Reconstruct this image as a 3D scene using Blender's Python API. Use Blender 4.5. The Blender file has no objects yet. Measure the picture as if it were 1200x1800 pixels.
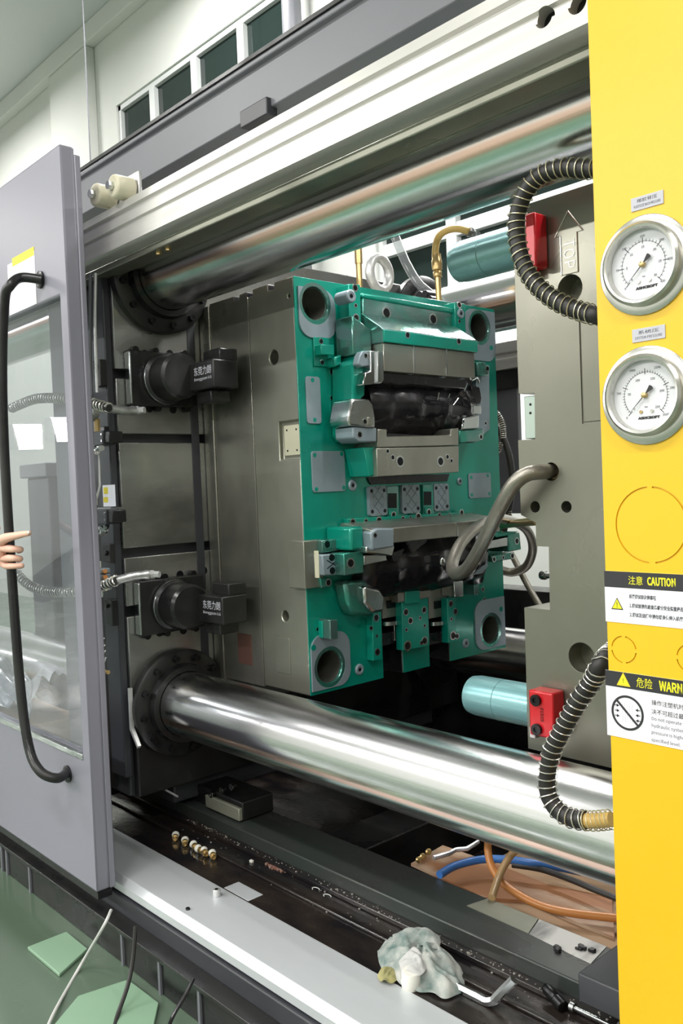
import bpy, bmesh, math, random
from mathutils import Vector, Matrix
random.seed(7)
C = bpy.context.scene.collection
S = bpy.context.scene
# ------------------------------------------------------------------ camera
FPX = 1535.0                       # focal length in pixels of a 1200x1800 frame
CAMZ = 1.27
def _d(u, v): return Vector(((u-600)/FPX, -(v-900)/FPX, -1.0))
_X = -_d(-788, 910).normalized()
_Y = _d(2297, 784).normalized(); _Y = (_Y-_X*_X.dot(_Y)).normalized()
_Z = _X.cross(_Y)
ROT = Matrix((_X, _Y, _Z))
cam_data = bpy.data.cameras.new('camera')
cam_data.sensor_fit = 'VERTICAL'; cam_data.sensor_height = 36.0
cam_data.lens = FPX/1800*36.0; cam_data.clip_start = 0.02; cam_data.clip_end = 100
cam = bpy.data.objects.new('camera', cam_data); C.objects.link(cam)
cam.matrix_world = Matrix.Translation((0, 0, CAMZ)) @ ROT.to_4x4()
S.camera = cam
def W(u, v, ax, val):
    """world point seen at photo pixel (u, v) on the plane ax = val"""
    r = ROT @ _d(u, v); i = 'XYZ'.index(ax)
    t = (val-(0, 0, CAMZ)[i])/r[i]
    return Vector((r.x*t, r.y*t, CAMZ+r.z*t))
# ------------------------------------------------------------------ world, light, exposure
S.view_settings.view_transform = 'Standard'; S.view_settings.look = 'None'
S.view_settings.gamma = 1.0; S.view_settings.use_curve_mapping = False
S.view_settings.exposure = EXPO = 0.25
w = bpy.data.worlds.new('hall_air'); S.world = w; w.use_nodes = True
w.node_tree.nodes['Background'].inputs[0].default_value = (0.75, 0.8, 0.85, 1)
w.node_tree.nodes['Background'].inputs[1].default_value = 0.25
def area(name, loc, target, sx, sy, power, col=(1, 0.98, 0.95)):
    l = bpy.data.lights.new(name, 'AREA'); l.shape = 'RECTANGLE'; l.size = sx; l.size_y = sy
    l.energy = power; l.color = col
    o = bpy.data.objects.new(name, l); C.objects.link(o); o.location = loc
    o.rotation_euler = (Vector(target)-Vector(loc)).to_track_quat('-Z', 'Y').to_euler()
    return o
HALL_LIGHTS = [  # x, y, z, power   (long LED battens hung under the roof; the last ones added to brighten bars and rear wall)
    (-1.2, -0.7, 3.9, 55), (1.6, -0.7, 3.9, 55), (-4.6, -0.9, 3.9, 60), (-1.2, -3.4, 3.4, 95), (-5.0, -3.6, 3.4, 95),
    (2.4, -3.4, 3.4, 80), (-3.4, 3.6, 5.3, 75), (-5.6, 3.2, 5.9, 170), (1.8, 3.6, 5.6, 80), (-10.4, 2.6, 5.9, 190), (-9.4, -1.8, 4.2, 70), (-3.1, -3.5, 3.4, 75), (-7.0, -3.6, 3.4, 85), (-9.0, -3.6, 3.4, 75), (-2.6, 3.75, 3.1, 60)]
# ------------------------------------------------------------------ mesh helpers
class MB:
    def __init__(s): s.v = []; s.f = []
    def add(s, vs, fs):
        b = len(s.v); s.v += [tuple(p) for p in vs]; s.f += [tuple(b+i for i in f) for f in fs]; return s
    def box(s, x0, x1, y0, y1, z0, z1):
        return s.add([(x, y, z) for x in (x0, x1) for y in (y0, y1) for z in (z0, z1)],
                     [(0, 1, 3, 2), (4, 6, 7, 5), (0, 4, 5, 1), (2, 3, 7, 6), (0, 2, 6, 4), (1, 5, 7, 3)])
    def prism(s, pts, ax, a, b):
        def mk(p, t): return {'X': (t, p[0], p[1]), 'Y': (p[0], t, p[1]), 'Z': (p[0], p[1], t)}[ax]
        n = len(pts)
        return s.add([mk(p, a) for p in pts]+[mk(p, b) for p in pts],
                     [tuple(range(n)), tuple(range(2*n-1, n-1, -1))]+[(i, (i+1) % n, n+(i+1) % n, n+i) for i in range(n)])
    def loft(s, rings, cap=True, closed=True):
        n = len(rings[0]); vs = [p for r in rings for p in r]; fs = []
        for k in range(len(rings)-1):
            for i in range(n if closed else n-1):
                j = (i+1) % n; fs.append((k*n+i, k*n+j, (k+1)*n+j, (k+1)*n+i))
        if cap: fs += [tuple(range(n)), tuple((len(rings)-1)*n+i for i in range(n-1, -1, -1))]
        return s.add(vs, fs)
    def cyl(s, p, q, r, r2=None, n=24):
        p = Vector(p); q = Vector(q); a = (q-p).normalized(); u = a.orthogonal().normalized(); w_ = a.cross(u)
        r2 = r if r2 is None else r2
        ring = lambda c, rr: [c+(u*math.cos(2*math.pi*i/n)+w_*math.sin(2*math.pi*i/n))*rr for i in range(n)]
        return s.loft([ring(p, r), ring(q, r2)])
    def lathe(s, prof, o, a, n=32):
        o = Vector(o); a = Vector(a).normalized(); u = a.orthogonal().normalized(); w_ = a.cross(u)
        hollow = prof[0][0] > 1e-4 and prof[-1][0] > 1e-4
        if hollow: prof = list(prof)+[prof[0]]
        return s.loft([[o+a*h+(u*math.cos(2*math.pi*i/n)+w_*math.sin(2*math.pi*i/n))*max(r, 1e-5) for i in range(n)] for r, h in prof], cap=False)
    def ring(s, o, a, ro, ri, t, n=32):
        """flat washer: outer ro, inner ri, thickness t along a"""
        o = Vector(o); a = Vector(a).normalized(); u = a.orthogonal().normalized(); w_ = a.cross(u)
        R = lambda r, h: [o+a*h+(u*math.cos(2*math.pi*i/n)+w_*math.sin(2*math.pi*i/n))*r for i in range(n)]
        return s.loft([R(ri, 0), R(ro, 0), R(ro, t), R(ri, t), R(ri, 0)], cap=False)
    def tube(s, path, r, n=10, flat=None):
        P = [Vector(p) for p in path]; T = []
        for i in range(len(P)): T.append((P[min(i+1, len(P)-1)]-P[max(i-1, 0)]).normalized())
        u = T[0].orthogonal().normalized(); rings = []
        for i, p in enumerate(P):
            u = (u-T[i]*u.dot(T[i])).normalized(); w_ = T[i].cross(u)
            rr = r[i] if isinstance(r, (list, tuple)) else r
            rings.append([p+(u*math.cos(2*math.pi*k/n)+w_*math.sin(2*math.pi*k/n))*rr for k in range(n)])
        return s.loft(rings)
    def torus(s, o, a, R, r, n=40, m=14):
        o = Vector(o); a = Vector(a).normalized(); u = a.orthogonal().normalized(); w_ = a.cross(u)
        vs = []; fs = []
        for i in range(n):
            d = u*math.cos(2*math.pi*i/n)+w_*math.sin(2*math.pi*i/n)
            for k in range(m):
                t = 2*math.pi*k/m; vs.append(o+d*(R+r*math.cos(t))+a*r*math.sin(t))
        for i in range(n):
            for k in range(m):
                j = (i+1) % n; l = (k+1) % m; fs.append((i*m+k, j*m+k, j*m+l, i*m+l))
        return s.add(vs, fs)
    def ball(s, c, r, n=12, sc=(1, 1, 1)):
        c = Vector(c); vs = []; fs = []
        for i in range(n+1):
            th = math.pi*i/n
            for k in range(n*2):
                ph = math.pi*k/n; q = max(math.sin(th), 1e-4)
                vs.append(c+Vector((r*q*math.cos(ph)*sc[0], r*q*math.sin(ph)*sc[1], r*math.cos(th)*sc[2])))
        for i in range(n):
            for k in range(2*n):
                l = (k+1) % (2*n); fs.append((i*2*n+k, i*2*n+l, (i+1)*2*n+l, (i+1)*2*n+k))
        return s.add(vs, fs)
    def build(s, name, m, parent=None, bevel=0, seg=2, sharp=38, kind=None, label=None):
        me = bpy.data.meshes.new(name); bm = bmesh.new()
        vs = [bm.verts.new(p) for p in s.v]
        for f in s.f:
            try: bm.faces.new([vs[i] for i in f])
            except ValueError: pass
        bmesh.ops.recalc_face_normals(bm, faces=bm.faces)
        for e in bm.edges:
            e.smooth = len(e.link_faces) == 2 and e.calc_face_angle(0) < math.radians(sharp)
        for f in bm.faces: f.smooth = True
        bm.to_mesh(me); bm.free(); me.materials.append(m)
        o = bpy.data.objects.new(name, me); C.objects.link(o)
        if bevel:
            b = o.modifiers.new('edge', 'BEVEL'); b.width = bevel; b.segments = seg; b.limit_method = 'ANGLE'; b.angle_limit = math.radians(40)
            b.harden_normals = False
        if parent is not None: adopt(o, parent)
        if kind: o['kind'] = kind
        if label: o['label'] = label
        return o
def adopt(o, parent):
    o.parent = parent
    if parent.type == 'EMPTY': o.location = -parent.location
def thing(name, label, cat, loc=(0, 0, 0), group=None):
    o = bpy.data.objects.new(name, None); C.objects.link(o); o.location = loc
    o.empty_display_size = 0.05; o['label'] = label; o['category'] = cat
    if group: o['group'] = group
    return o
def tag(o, label, cat, group=None):
    o['label'] = label; o['category'] = cat
    if group: o['group'] = group
    return o
def struct(o): o['kind'] = 'structure'; return o
def cut(o, mb, fill=None):
    """subtract the closed shapes in mb from o for good; the cutter is thrown away"""
    c = mb.build('hole_cutter', fill or o.data.materials[0])
    md = o.modifiers.new('cut', 'BOOLEAN'); md.operation = 'DIFFERENCE'; md.object = c; md.solver = 'EXACT'; md.use_self = False
    try: md.material_mode = 'TRANSFER'
    except Exception: pass
    names = [m for m in o.modifiers]
    lc = o.location.copy(); par = o.parent
    if par: c.location = lc; 
    if par: c.location = (0, 0, 0)
    # keep bevel after the cut
    bev = [(m.width, m.segments) for m in o.modifiers if m.type == 'BEVEL']
    for m in [m for m in o.modifiers if m.type == 'BEVEL']: o.modifiers.remove(m)
    dg = bpy.context.evaluated_depsgraph_get(); dg.update()
    me = bpy.data.meshes.new_from_object(o.evaluated_get(dg)); me.name = o.name
    o.modifiers.clear(); o.data = me
    bm = bmesh.new(); bm.from_mesh(me)
    for f in bm.faces: f.smooth = True
    for e in bm.edges: e.smooth = len(e.link_faces) == 2 and e.calc_face_angle(0) < math.radians(38)
    bm.to_mesh(me); bm.free()
    bpy.data.objects.remove(c)
    for w_, sg in bev:
        b = o.modifiers.new('edge', 'BEVEL'); b.width = w_; b.segments = sg; b.limit_method = 'ANGLE'; b.angle_limit = math.radians(40)
    return o
def smooth_path(pts, k=8):
    P = [Vector(p) for p in pts]; out = []
    for i in range(len(P)-1):
        p0 = P[max(i-1, 0)]; p1 = P[i]; p2 = P[i+1]; p3 = P[min(i+2, len(P)-1)]
        for j in range(k):
            t = j/k
            out.append(0.5*((2*p1)+(p2-p0)*t+(2*p0-5*p1+4*p2-p3)*t*t+(3*p1-p0-3*p2+p3)*t**3))
    out.append(P[-1]); return out
def helix(path, R, turns_per_m, k=14):
    P = [Vector(p) for p in path]; L = [0]
    for i in range(1, len(P)): L.append(L[-1]+(P[i]-P[i-1]).length)
    n = int(L[-1]*turns_per_m*k); out = []; u = (P[1]-P[0]).orthogonal().normalized(); j = 0
    for i in range(n+1):
        s = L[-1]*i/n
        while j < len(P)-2 and L[j+1] < s: j += 1
        t = (s-L[j])/max(L[j+1]-L[j], 1e-9); p = P[j].lerp(P[j+1], t)
        a = (P[j+1]-P[j]).normalized(); a0 = (P[max(j-1, 0)+1]-P[max(j-1, 0)]).normalized()
        T = a0.lerp(a, min(1, .5+t*.5)).normalized(); u = (u-T*u.dot(T)).normalized(); w_ = T.cross(u)
        th = 2*math.pi*s*turns_per_m; out.append(p+(u*math.cos(th)+w_*math.sin(th))*R)
    return out
FONT = None
try:
    import os
    for base in (bpy.utils.resource_path('LOCAL'), bpy.utils.resource_path('SYSTEM')):
        fp = os.path.join(base, 'datafiles', 'fonts', 'Noto Sans CJK Regular.woff2')
        if FONT is None and base and os.path.exists(fp): FONT = bpy.data.fonts.load(fp)
except Exception: FONT = None
def text(s, m, o, xd, yd, h, parent, name='lettering', depth=0.0003, align='CENTER', bold=0.0, width=None):
    """raised print: o origin, xd reading direction, yd up direction, h letter height, real mesh"""
    cu = bpy.data.curves.new(name, 'FONT'); cu.body = s; cu.size = h*1.3; cu.extrude = depth; cu.offset = bold
    cu.align_x = align; cu.align_y = 'CENTER'; cu.resolution_u = 2
    if FONT: cu.font = FONT
    t = bpy.data.objects.new(name, cu); C.objects.link(t)
    dg = bpy.context.evaluated_depsgraph_get(); dg.update()
    me = bpy.data.meshes.new_from_object(t.evaluated_get(dg)); bpy.data.objects.remove(t)
    me.name = name
    xd = Vector(xd).normalized(); yd = Vector(yd); yd = (yd-xd*yd.dot(xd)).normalized(); zd = xd.cross(yd)
    if me.vertices:
        ys = [v.co.y for v in me.vertices]; xs = [v.co.x for v in me.vertices]; ky = h/max(max(ys)-min(ys), 1e-6)
        kx = width/max(max(xs)-min(xs), 1e-6) if width else ky; my = (max(ys)+min(ys))/2
        for v in me.vertices: v.co.x *= kx; v.co.y = (v.co.y-my)*ky
    Mx = Matrix((xd, yd, zd)).transposed().to_4x4(); Mx.translation = Vector(o)
    me.transform(Mx); me.materials.clear(); me.materials.append(m)
    ob = bpy.data.objects.new(name, me); C.objects.link(ob)
    if parent is not None: adopt(ob, parent)
    return ob
# ------------------------------------------------------------------ materials
def mat(name, col, rough=0.5, metal=0.0, col2=None, nscale=(6, 6, 6), amt=0.5, bump=0.0, bscale=None, rvar=0.0, spec=0.5, coat=0.0, detail=4, lo=0.35, hi=0.7):
    m = bpy.data.materials.new(name); m.use_nodes = True; nt = m.node_tree; N = nt.nodes; Lk = nt.links
    b = N['Principled BSDF']; b.inputs['Base Color'].default_value = (*col, 1); b.inputs['Roughness'].default_value = rough
    b.inputs['Metallic'].default_value = metal; b.inputs['Specular IOR Level'].default_value = spec
    b.inputs['Coat Weight'].default_value = coat; b.inputs['Coat Roughness'].default_value = 0.08
    tc = N.new('ShaderNodeTexCoord'); mp = N.new('ShaderNodeMapping'); mp.inputs['Scale'].default_value = nscale
    Lk.new(tc.outputs['Object'], mp.inputs[0])
    no = N.new('ShaderNodeTexNoise'); no.inputs['Scale'].default_value = 1; no.inputs['Detail'].default_value = detail
    Lk.new(mp.outputs[0], no.inputs[0])
    mr = N.new('ShaderNodeMapRange'); mr.inputs[1].default_value = lo; mr.inputs[2].default_value = hi
    Lk.new(no.outputs[0], mr.inputs[0])
    if col2 is not None:
        mx = N.new('ShaderNodeMix'); mx.data_type = 'RGBA'; mx.inputs[6].default_value = (*col, 1); mx.inputs[7].default_value = (*col2, 1)
        mu = N.new('ShaderNodeMath'); mu.operation = 'MULTIPLY'; mu.inputs[1].default_value = amt
        Lk.new(mr.outputs[0], mu.inputs[0]); Lk.new(mu.outputs[0], mx.inputs[0]); Lk.new(mx.outputs[2], b.inputs['Base Color'])
    if rvar:
        r2 = N.new('ShaderNodeMapRange'); r2.inputs[3].default_value = max(rough-rvar, 0.02); r2.inputs[4].default_value = min(rough+rvar, 1)
        Lk.new(mr.outputs[0], r2.inputs[0]); Lk.new(r2.outputs[0], b.inputs['Roughness'])
    if bump:
        n2 = N.new('ShaderNodeTexNoise'); n2.inputs['Scale'].default_value = 1; n2.inputs['Detail'].default_value = 5
        m2 = N.new('ShaderNodeMapping'); m2.inputs['Scale'].default_value = bscale or nscale
        Lk.new(tc.outputs['Object'], m2.inputs[0]); Lk.new(m2.outputs[0], n2.inputs[0])
        bp = N.new('ShaderNodeBump'); bp.inputs['Strength'].default_value = bump; bp.inputs['Distance'].default_value = 0.002
        Lk.new(n2.outputs[0], bp.inputs['Height']); Lk.new(bp.outputs[0], b.inputs['Normal'])
    return m
def emit(name, col, st):
    m = bpy.data.materials.new(name); m.use_nodes = True; nt = m.node_tree
    b = nt.nodes['Principled BSDF']; b.inputs['Base Color'].default_value = (0.8, 0.8, 0.8, 1)
    b.inputs['Emission Color'].default_value = (*col, 1); b.inputs['Emission Strength'].default_value = st
    return m
def glass(name, tint, refl=1.0, rough=0.02, haze=0.0):
    """clear sheet: see-through with mirror reflections from its Fresnel term"""
    m = bpy.data.materials.new(name); m.use_nodes = True; nt = m.node_tree; N = nt.nodes; Lk = nt.links
    N.remove(N['Principled BSDF']); out = N['Material Output']
    tr = N.new('ShaderNodeBsdfTransparent'); tr.inputs[0].default_value = (*tint, 1)
    gl = N.new('ShaderNodeBsdfGlossy'); gl.inputs['Roughness'].default_value = rough
    fr = N.new('ShaderNodeFresnel'); fr.inputs[0].default_value = 1.5
    mu = N.new('ShaderNodeMath'); mu.operation = 'MULTIPLY'; mu.inputs[1].default_value = refl; Lk.new(fr.outputs[0], mu.inputs[0])
    ge = N.new('ShaderNodeNewGeometry'); sb = N.new('ShaderNodeMath'); sb.operation = 'SUBTRACT'; sb.inputs[0].default_value = 1; Lk.new(ge.outputs['Backfacing'], sb.inputs[1])
    m0 = N.new('ShaderNodeMath'); m0.operation = 'MULTIPLY'; Lk.new(mu.outputs[0], m0.inputs[0]); Lk.new(sb.outputs[0], m0.inputs[1]); mu = m0
    mx = N.new('ShaderNodeMixShader'); Lk.new(mu.outputs[0], mx.inputs[0]); Lk.new(tr.outputs[0], mx.inputs[1]); Lk.new(gl.outputs[0], mx.inputs[2])
    if haze:
        df = N.new('ShaderNodeBsdfDiffuse'); df.inputs[0].default_value = (.7, .72, .75, 1)
        m3 = N.new('ShaderNodeMixShader'); m3.inputs[0].default_value = haze; Lk.new(mx.outputs[0], m3.inputs[1]); Lk.new(df.outputs[0], m3.inputs[2]); mx = m3
    Lk.new(mx.outputs[0], out.inputs[0])
    return m
M = dict(
    wall=mat('wall_plaster', (.72, .73, .70), .85, 0, (.62, .64, .61), (.8, .8, .8), .6, bump=.15, bscale=(20, 20, 20)),
    ceil=mat('ceiling_paint', (.62, .64, .64), .9),
    floor=mat('green_floor_paint', (.085, .125, .085), .25, 0, (.11, .16, .115), (1.5, 1.5, 1), .7, rvar=.1),
    winglass=mat('night_window_glass', (.012, .022, .02), .08, 0, spec=.6),
    winframe=mat('window_frame_white', (.62, .64, .64), .45),
    yellow=mat('yellow_powder_coat', (.80, .49, .012), .36, 0, (.82, .54, .025), (2, 2, 2), .6, bump=.05, bscale=(300, 300, 300)),
    greyp=mat('grey_machine_paint', (.165, .17, .19), .42, 0, (.13, .135, .15), (2, 2, 2), .5),
    doorp=mat('lilac_grey_door_paint', (.245, .24, .29), .36, 0, (.22, .22, .26), (2, 2, 2), .5),
    darkp=mat('dark_machine_paint', (.045, .047, .055), .4, 0, (.025, .026, .03), (5, 5, 5), .6),
    black=mat('black_paint', (.010, .010, .011), .35, 0, (.03, .028, .025), (9, 9, 9), .4, rvar=.12),
    blackoil=mat('oily_black_steel', (.012, .011, .012), .22, 0, (.05, .035, .025), (7, 14, 14), .5, bump=.3, bscale=(60, 60, 60), rvar=.12, spec=.7),
    chrome=mat('hard_chrome', (.80, .80, .82), .21, 1, (.50, .48, .47), (.35, 22, 22), .5, rvar=.07, bump=.12, bscale=(.8, 120, 120)),
    alu=mat('anodised_aluminium', (.62, .61, .58), .42, .55, (.46, .45, .42), (.4, 26, 26), .6, rvar=.08),
    rail=mat('ground_white_steel', (.74, .77, .80), .42, .45, (.55, .58, .60), (3, 5, 5), .5, rvar=.1),
    steel=mat('ground_mould_steel', (.44, .43, .38), .32, .8, (.13, .128, .11), (2.6, 2.6, 1.5), .85, rvar=.10, bump=.05, bscale=(8, 8, 260)),
    steel2=mat('mould_plate_steel', (.46, .46, .39), .36, .8, (.17, .17, .14), (2.4, 2.4, 1.6), .85, rvar=.1, bump=.06, bscale=(200, 200, 8)),
    fixst=mat('dull_fixed_plate_steel', (.235, .23, .19), .36, .7, (.15, .15, .12), (3, 3, 2), .75, rvar=.1, bump=.06, bscale=(200, 200, 8)),
    paleteal=mat('pale_teal_slide_steel', (.42, .50, .45), .4, .4),
    crumb=mat('grey_crumbs', (.36, .34, .31), .7),
    platen=mat('machined_platen_steel', (.46, .46, .45), .28, .85, (.12, .12, .11), (1.5, 2.5, 5), .9, rvar=.1, bump=.06, bscale=(10, 10, 200)),
    teal=mat('teal_rustproof_coating', (.004, .285, .205), .20, .25, (.002, .20, .15), (6, 6, 6), .7, rvar=.08, spec=.7, bump=.05, bscale=(40, 40, 40)),
    tealsteel=mat('steel_with_teal_film', (.16, .28, .26), .25, .75, (.03, .30, .22), (9, 9, 12), .8, rvar=.08, lo=.42, hi=.62),
    pad=mat('grey_wear_plate', (.27, .33, .37), .45, .35, (.22, .27, .31), (14, 14, 14), .6),
    bright=mat('bright_machined_steel', (.58, .60, .60), .22, 1, (.40, .42, .42), (10, 10, 10), .5, rvar=.08),
    core=mat('black_textured_core', (.014, .013, .016), .22, .3, (.05, .045, .05), (10, 10, 10), .5, rvar=.1, bump=.25, bscale=(30, 30, 30)),
    hole=mat('dark_bore', (.02, .022, .024), .3, .8),
    bolt=mat('black_oxide_bolt', (.03, .03, .032), .3, .8),
    galv=mat('galvanised_steel', (.62, .62, .62), .4, .6, (.8, .8, .8), (40, 40, 40), .7, bump=.4, bscale=(160, 160, 160)),
    brass=mat('brass', (.62, .44, .20), .28, .9, (.50, .36, .16), (30, 30, 30), .5),
    rubber=mat('black_rubber', (.018, .017, .016), .5),
    wire=mat('plated_spring_wire', (.80, .78, .72), .25, .8),
    wirey=mat('yellowed_spring_wire', (.75, .70, .48), .3, .7),
    conduit=mat('steel_braided_hose', (.33, .31, .27), .34, .8, (.24, .22, .19), (30, 30, 30), .6, bump=.3, bscale=(400, 400, 400)),
    red=mat('red_lock_paint', (.60, .008, .014), .28, .1, (.42, .01, .03), (20, 20, 20), .4, spec=.7),
    pin=mat('teal_oiled_guide_pin', (.26, .48, .50), .28, .35, (.14, .36, .38), (2, 24, 24), .6, rvar=.06),
    gface=mat('gauge_dial_white', (.80, .81, .84), .5),
    gsteel=mat('satin_stainless', (.62, .61, .57), .26, .9),
    ink=mat('black_print', (.012, .012, .014), .5),
    inkgrey=mat('grey_print', (.10, .10, .12), .6),
    yink=mat('yellow_print', (.85, .78, .02), .5),
    label=mat('white_label_vinyl', (.84, .83, .88), .45),
    labelblk=mat('charcoal_label_print', (.028, .028, .032), .45),
    tagm=mat('pale_grey_tag', (.50, .50, .55), .5),
    litfloor=mat('lit_floor_green', (.22, .36, .24), .35, 0, (.28, .42, .30), (3, 3, 3), .6),  # floor green as if lit, for the painted light patches
    lid=mat('gauge_green', (.05, .22, .15), .5),
    card=mat('oily_cardboard', (.34, .15, .065), .6, 0, (.62, .50, .38), (3.2, 7, 7), .95, bump=.5, bscale=(14, 14, 14), lo=.42, hi=.62),
    cardcut=mat('cardboard_carton_brown', (.42, .27, .16), .75),
    whitepaper=mat('smeared_white_sheet', (.72, .71, .68), .6, 0, (.10, .10, .10), (14, 5, 5), .7, lo=.52, hi=.68),
    bedrail=mat('oily_bed_rail_steel', (.052, .052, .050), .32, .2, (.025, .045, .038), (3, 5, 5), .6, rvar=.1),
    pale=mat('wiped_bed_rail_steel', (.30, .30, .24), .45, .4, (.18, .20, .16), (10, 10, 10), .6),
    orange=mat('orange_hose', (.60, .24, .07), .3), tan=mat('tan_hose', (.42, .27, .13), .35), blue=mat('blue_hose', (.04, .16, .48), .35),
    ochre=mat('ochre_air_hose', (.62, .42, .13), .28),
    grime=mat('rusty_debris', (.22, .07, .04), .8, 0, (.35, .30, .26), (60, 60, 60), .8),
    rag=mat('stained_grey_rag', (.50, .50, .47), .9, 0, (.05, .13, .12), (22, 22, 22), .9, bump=.4, bscale=(90, 90, 90)),
    ragw=mat('pale_rag_cloth', (.60, .58, .57), .9, 0, (.40, .44, .43), (20, 20, 20), .6),
    ragy=mat('yellow_stained_rag', (.42, .38, .16), .9, 0, (.2, .2, .1), (40, 40, 40), .8),
    tape=mat('white_thread_tape', (.78, .77, .70), .7),
    skin=mat('skin', (.80, .50, .38), .5, 0, (.74, .40, .31), (40, 40, 40), .5),
    sleeve=mat('dark_sleeve_cloth', (.03, .03, .035), .9),
    tubewhite=mat('clear_nylon_tube', (.62, .62, .60), .3),
    silver=mat('silver_crinkled_sleeve', (.70, .71, .72), .3, .8, (.45, .46, .47), (60, 60, 60), .7, bump=.8, bscale=(120, 120, 120)),
    nylon=mat('yellow_cream_roller', (.70, .66, .50), .5),
    stickyel=mat('yellow_print_patch', (.80, .66, .03), .5),
    plate_y=mat('cream_gauge_plate', (.62, .60, .45), .4, .3),
    whitef=mat('white_powder_coat', (.70, .71, .70), .45),
    film=mat('crumpled_silver_film', (.70, .70, .74), .25, .6, (.35, .35, .40), (18, 18, 18), .8, bump=1.0, bscale=(50, 50, 50)),
    plaque=mat('red_brown_nameplate', (.20, .10, .08), .4, .5),
    pane=glass('clear_polycarbonate', (.80, .82, .84), 1.0, .015, .10),
    lens=glass('gauge_lens', (.97, .97, .97), .6, .02),
    cleartube=glass('clear_pvc_tube', (.80, .82, .82), 1.6, .08, .18),
    film2=glass('thin_clear_film', (.55, .6, .62), 2.0, .12, .12),
    tube_on=emit('led_batten_lit', (1, .98, .95), 14.0),
)

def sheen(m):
    """lengthwise oily reflections painted into the chrome colour: a tan and a faint teal streak low on the bar's flank"""
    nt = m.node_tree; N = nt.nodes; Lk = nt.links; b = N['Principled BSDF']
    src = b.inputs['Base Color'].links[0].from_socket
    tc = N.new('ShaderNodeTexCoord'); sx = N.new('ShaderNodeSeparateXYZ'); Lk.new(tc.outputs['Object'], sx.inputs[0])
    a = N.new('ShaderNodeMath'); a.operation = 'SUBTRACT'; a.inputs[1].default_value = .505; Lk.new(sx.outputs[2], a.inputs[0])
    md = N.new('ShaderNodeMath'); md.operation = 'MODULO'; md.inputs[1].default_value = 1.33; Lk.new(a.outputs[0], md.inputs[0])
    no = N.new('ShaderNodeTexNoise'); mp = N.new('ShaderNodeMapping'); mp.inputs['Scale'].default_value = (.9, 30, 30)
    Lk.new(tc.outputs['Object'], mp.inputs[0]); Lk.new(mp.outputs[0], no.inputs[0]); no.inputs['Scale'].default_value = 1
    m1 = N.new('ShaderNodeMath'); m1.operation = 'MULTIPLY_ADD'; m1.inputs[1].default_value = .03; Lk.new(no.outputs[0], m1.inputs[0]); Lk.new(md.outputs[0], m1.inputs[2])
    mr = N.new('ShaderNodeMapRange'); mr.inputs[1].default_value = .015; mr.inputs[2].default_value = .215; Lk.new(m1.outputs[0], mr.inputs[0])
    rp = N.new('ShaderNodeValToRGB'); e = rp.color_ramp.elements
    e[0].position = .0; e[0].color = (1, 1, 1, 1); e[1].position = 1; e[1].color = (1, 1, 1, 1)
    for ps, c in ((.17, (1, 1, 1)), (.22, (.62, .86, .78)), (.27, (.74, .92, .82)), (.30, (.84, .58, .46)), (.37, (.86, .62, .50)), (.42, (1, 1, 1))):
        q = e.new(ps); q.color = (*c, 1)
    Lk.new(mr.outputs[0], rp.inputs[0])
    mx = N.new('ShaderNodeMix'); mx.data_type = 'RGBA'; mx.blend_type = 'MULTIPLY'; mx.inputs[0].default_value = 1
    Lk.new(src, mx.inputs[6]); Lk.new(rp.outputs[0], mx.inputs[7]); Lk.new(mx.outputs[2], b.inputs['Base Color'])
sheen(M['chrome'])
# ================================================================== THE SETTING
def sbox(name, m, *b):
    return struct(MB().box(*b).build(name, m))
sbox('floor', M['floor'], -14, 6, -6, 4.5, -.1, 0)
sbox('ceiling', M['ceil'], -14, 6, -6, 4.5, 6.2, 6.3)
sbox('wall_left', M['wall'], -14.1, -14, -6, 4.5, 0, 6.2)
sbox('wall_right', M['wall'], 6, 6.1, -6, 4.5, 0, 6.2)
sbox('wall_front', M['wall'], -14, 6, -6.1, -6, 0, 6.2)
# back wall with two window openings, seen above and through the machine
WY = 4.5
wb = MB().box(-14, 6, WY, WY+.2, 0, 6.2).build('wall_back', M['wall']); struct(wb)
W1 = (-8.17, -5.42, 3.4, 5.25); W2 = (-4.50, 1.2, 2.15, 5.2)
cut(wb, MB().box(W1[0], W1[1], WY-.1, WY+.3, W1[2], W1[3]).box(W2[0], W2[1], WY-.1, WY+.3, W2[2], W2[3]))
wb['kind'] = 'structure'
col = struct(MB().box(-9.5, -8.58, WY-.1, WY, 0, 6.0).build('wall_column', M['wall'], bevel=.01)); col.name = 'trim_1'
struct(MB().box(-14, 6, WY-.12, WY, 6.0, 6.2).build('trim_2', M['wall'], bevel=.01))
def window(n, x0, x1, z0, z1, xs, zs):
    f = MB(); t = .055
    f.box(x0, x1, WY+.02, WY+.1, z0, z0+t).box(x0, x1, WY+.02, WY+.1, z1-t, z1)
    f.box(x0, x0+t, WY+.02, WY+.1, z0, z1).box(x1-t, x1, WY+.02, WY+.1, z0, z1)
    o = struct(f.build('window_%d' % n, M['winframe'], bevel=.004))
    for x in xs: MB().box(x-.045, x+.045, WY+.01, WY+.09, z0+t, z1-t).build('mullion', M['winframe'], o, bevel=.004)
    for z in zs: MB().box(x0+t, x1-t, WY+.015, WY+.095, z-.045, z+.045).build('transom', M['winframe'], o, bevel=.004)
    X = [x0]+list(xs)+[x1]; Z = [z0]+list(zs)+[z1]
    for i in range(len(X)-1):
        for k in range(len(Z)-1):
            MB().box(X[i]+.045, X[i+1]-.045, WY+.06, WY+.07, Z[k]+.045, Z[k+1]-.045).build('pane', M['winglass'], o)
wx = [W(u, v, 'Y', WY).x for u, v in ((265, 180), (338, 130), (420, 80))]
window(1, *W1, wx, [])
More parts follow.
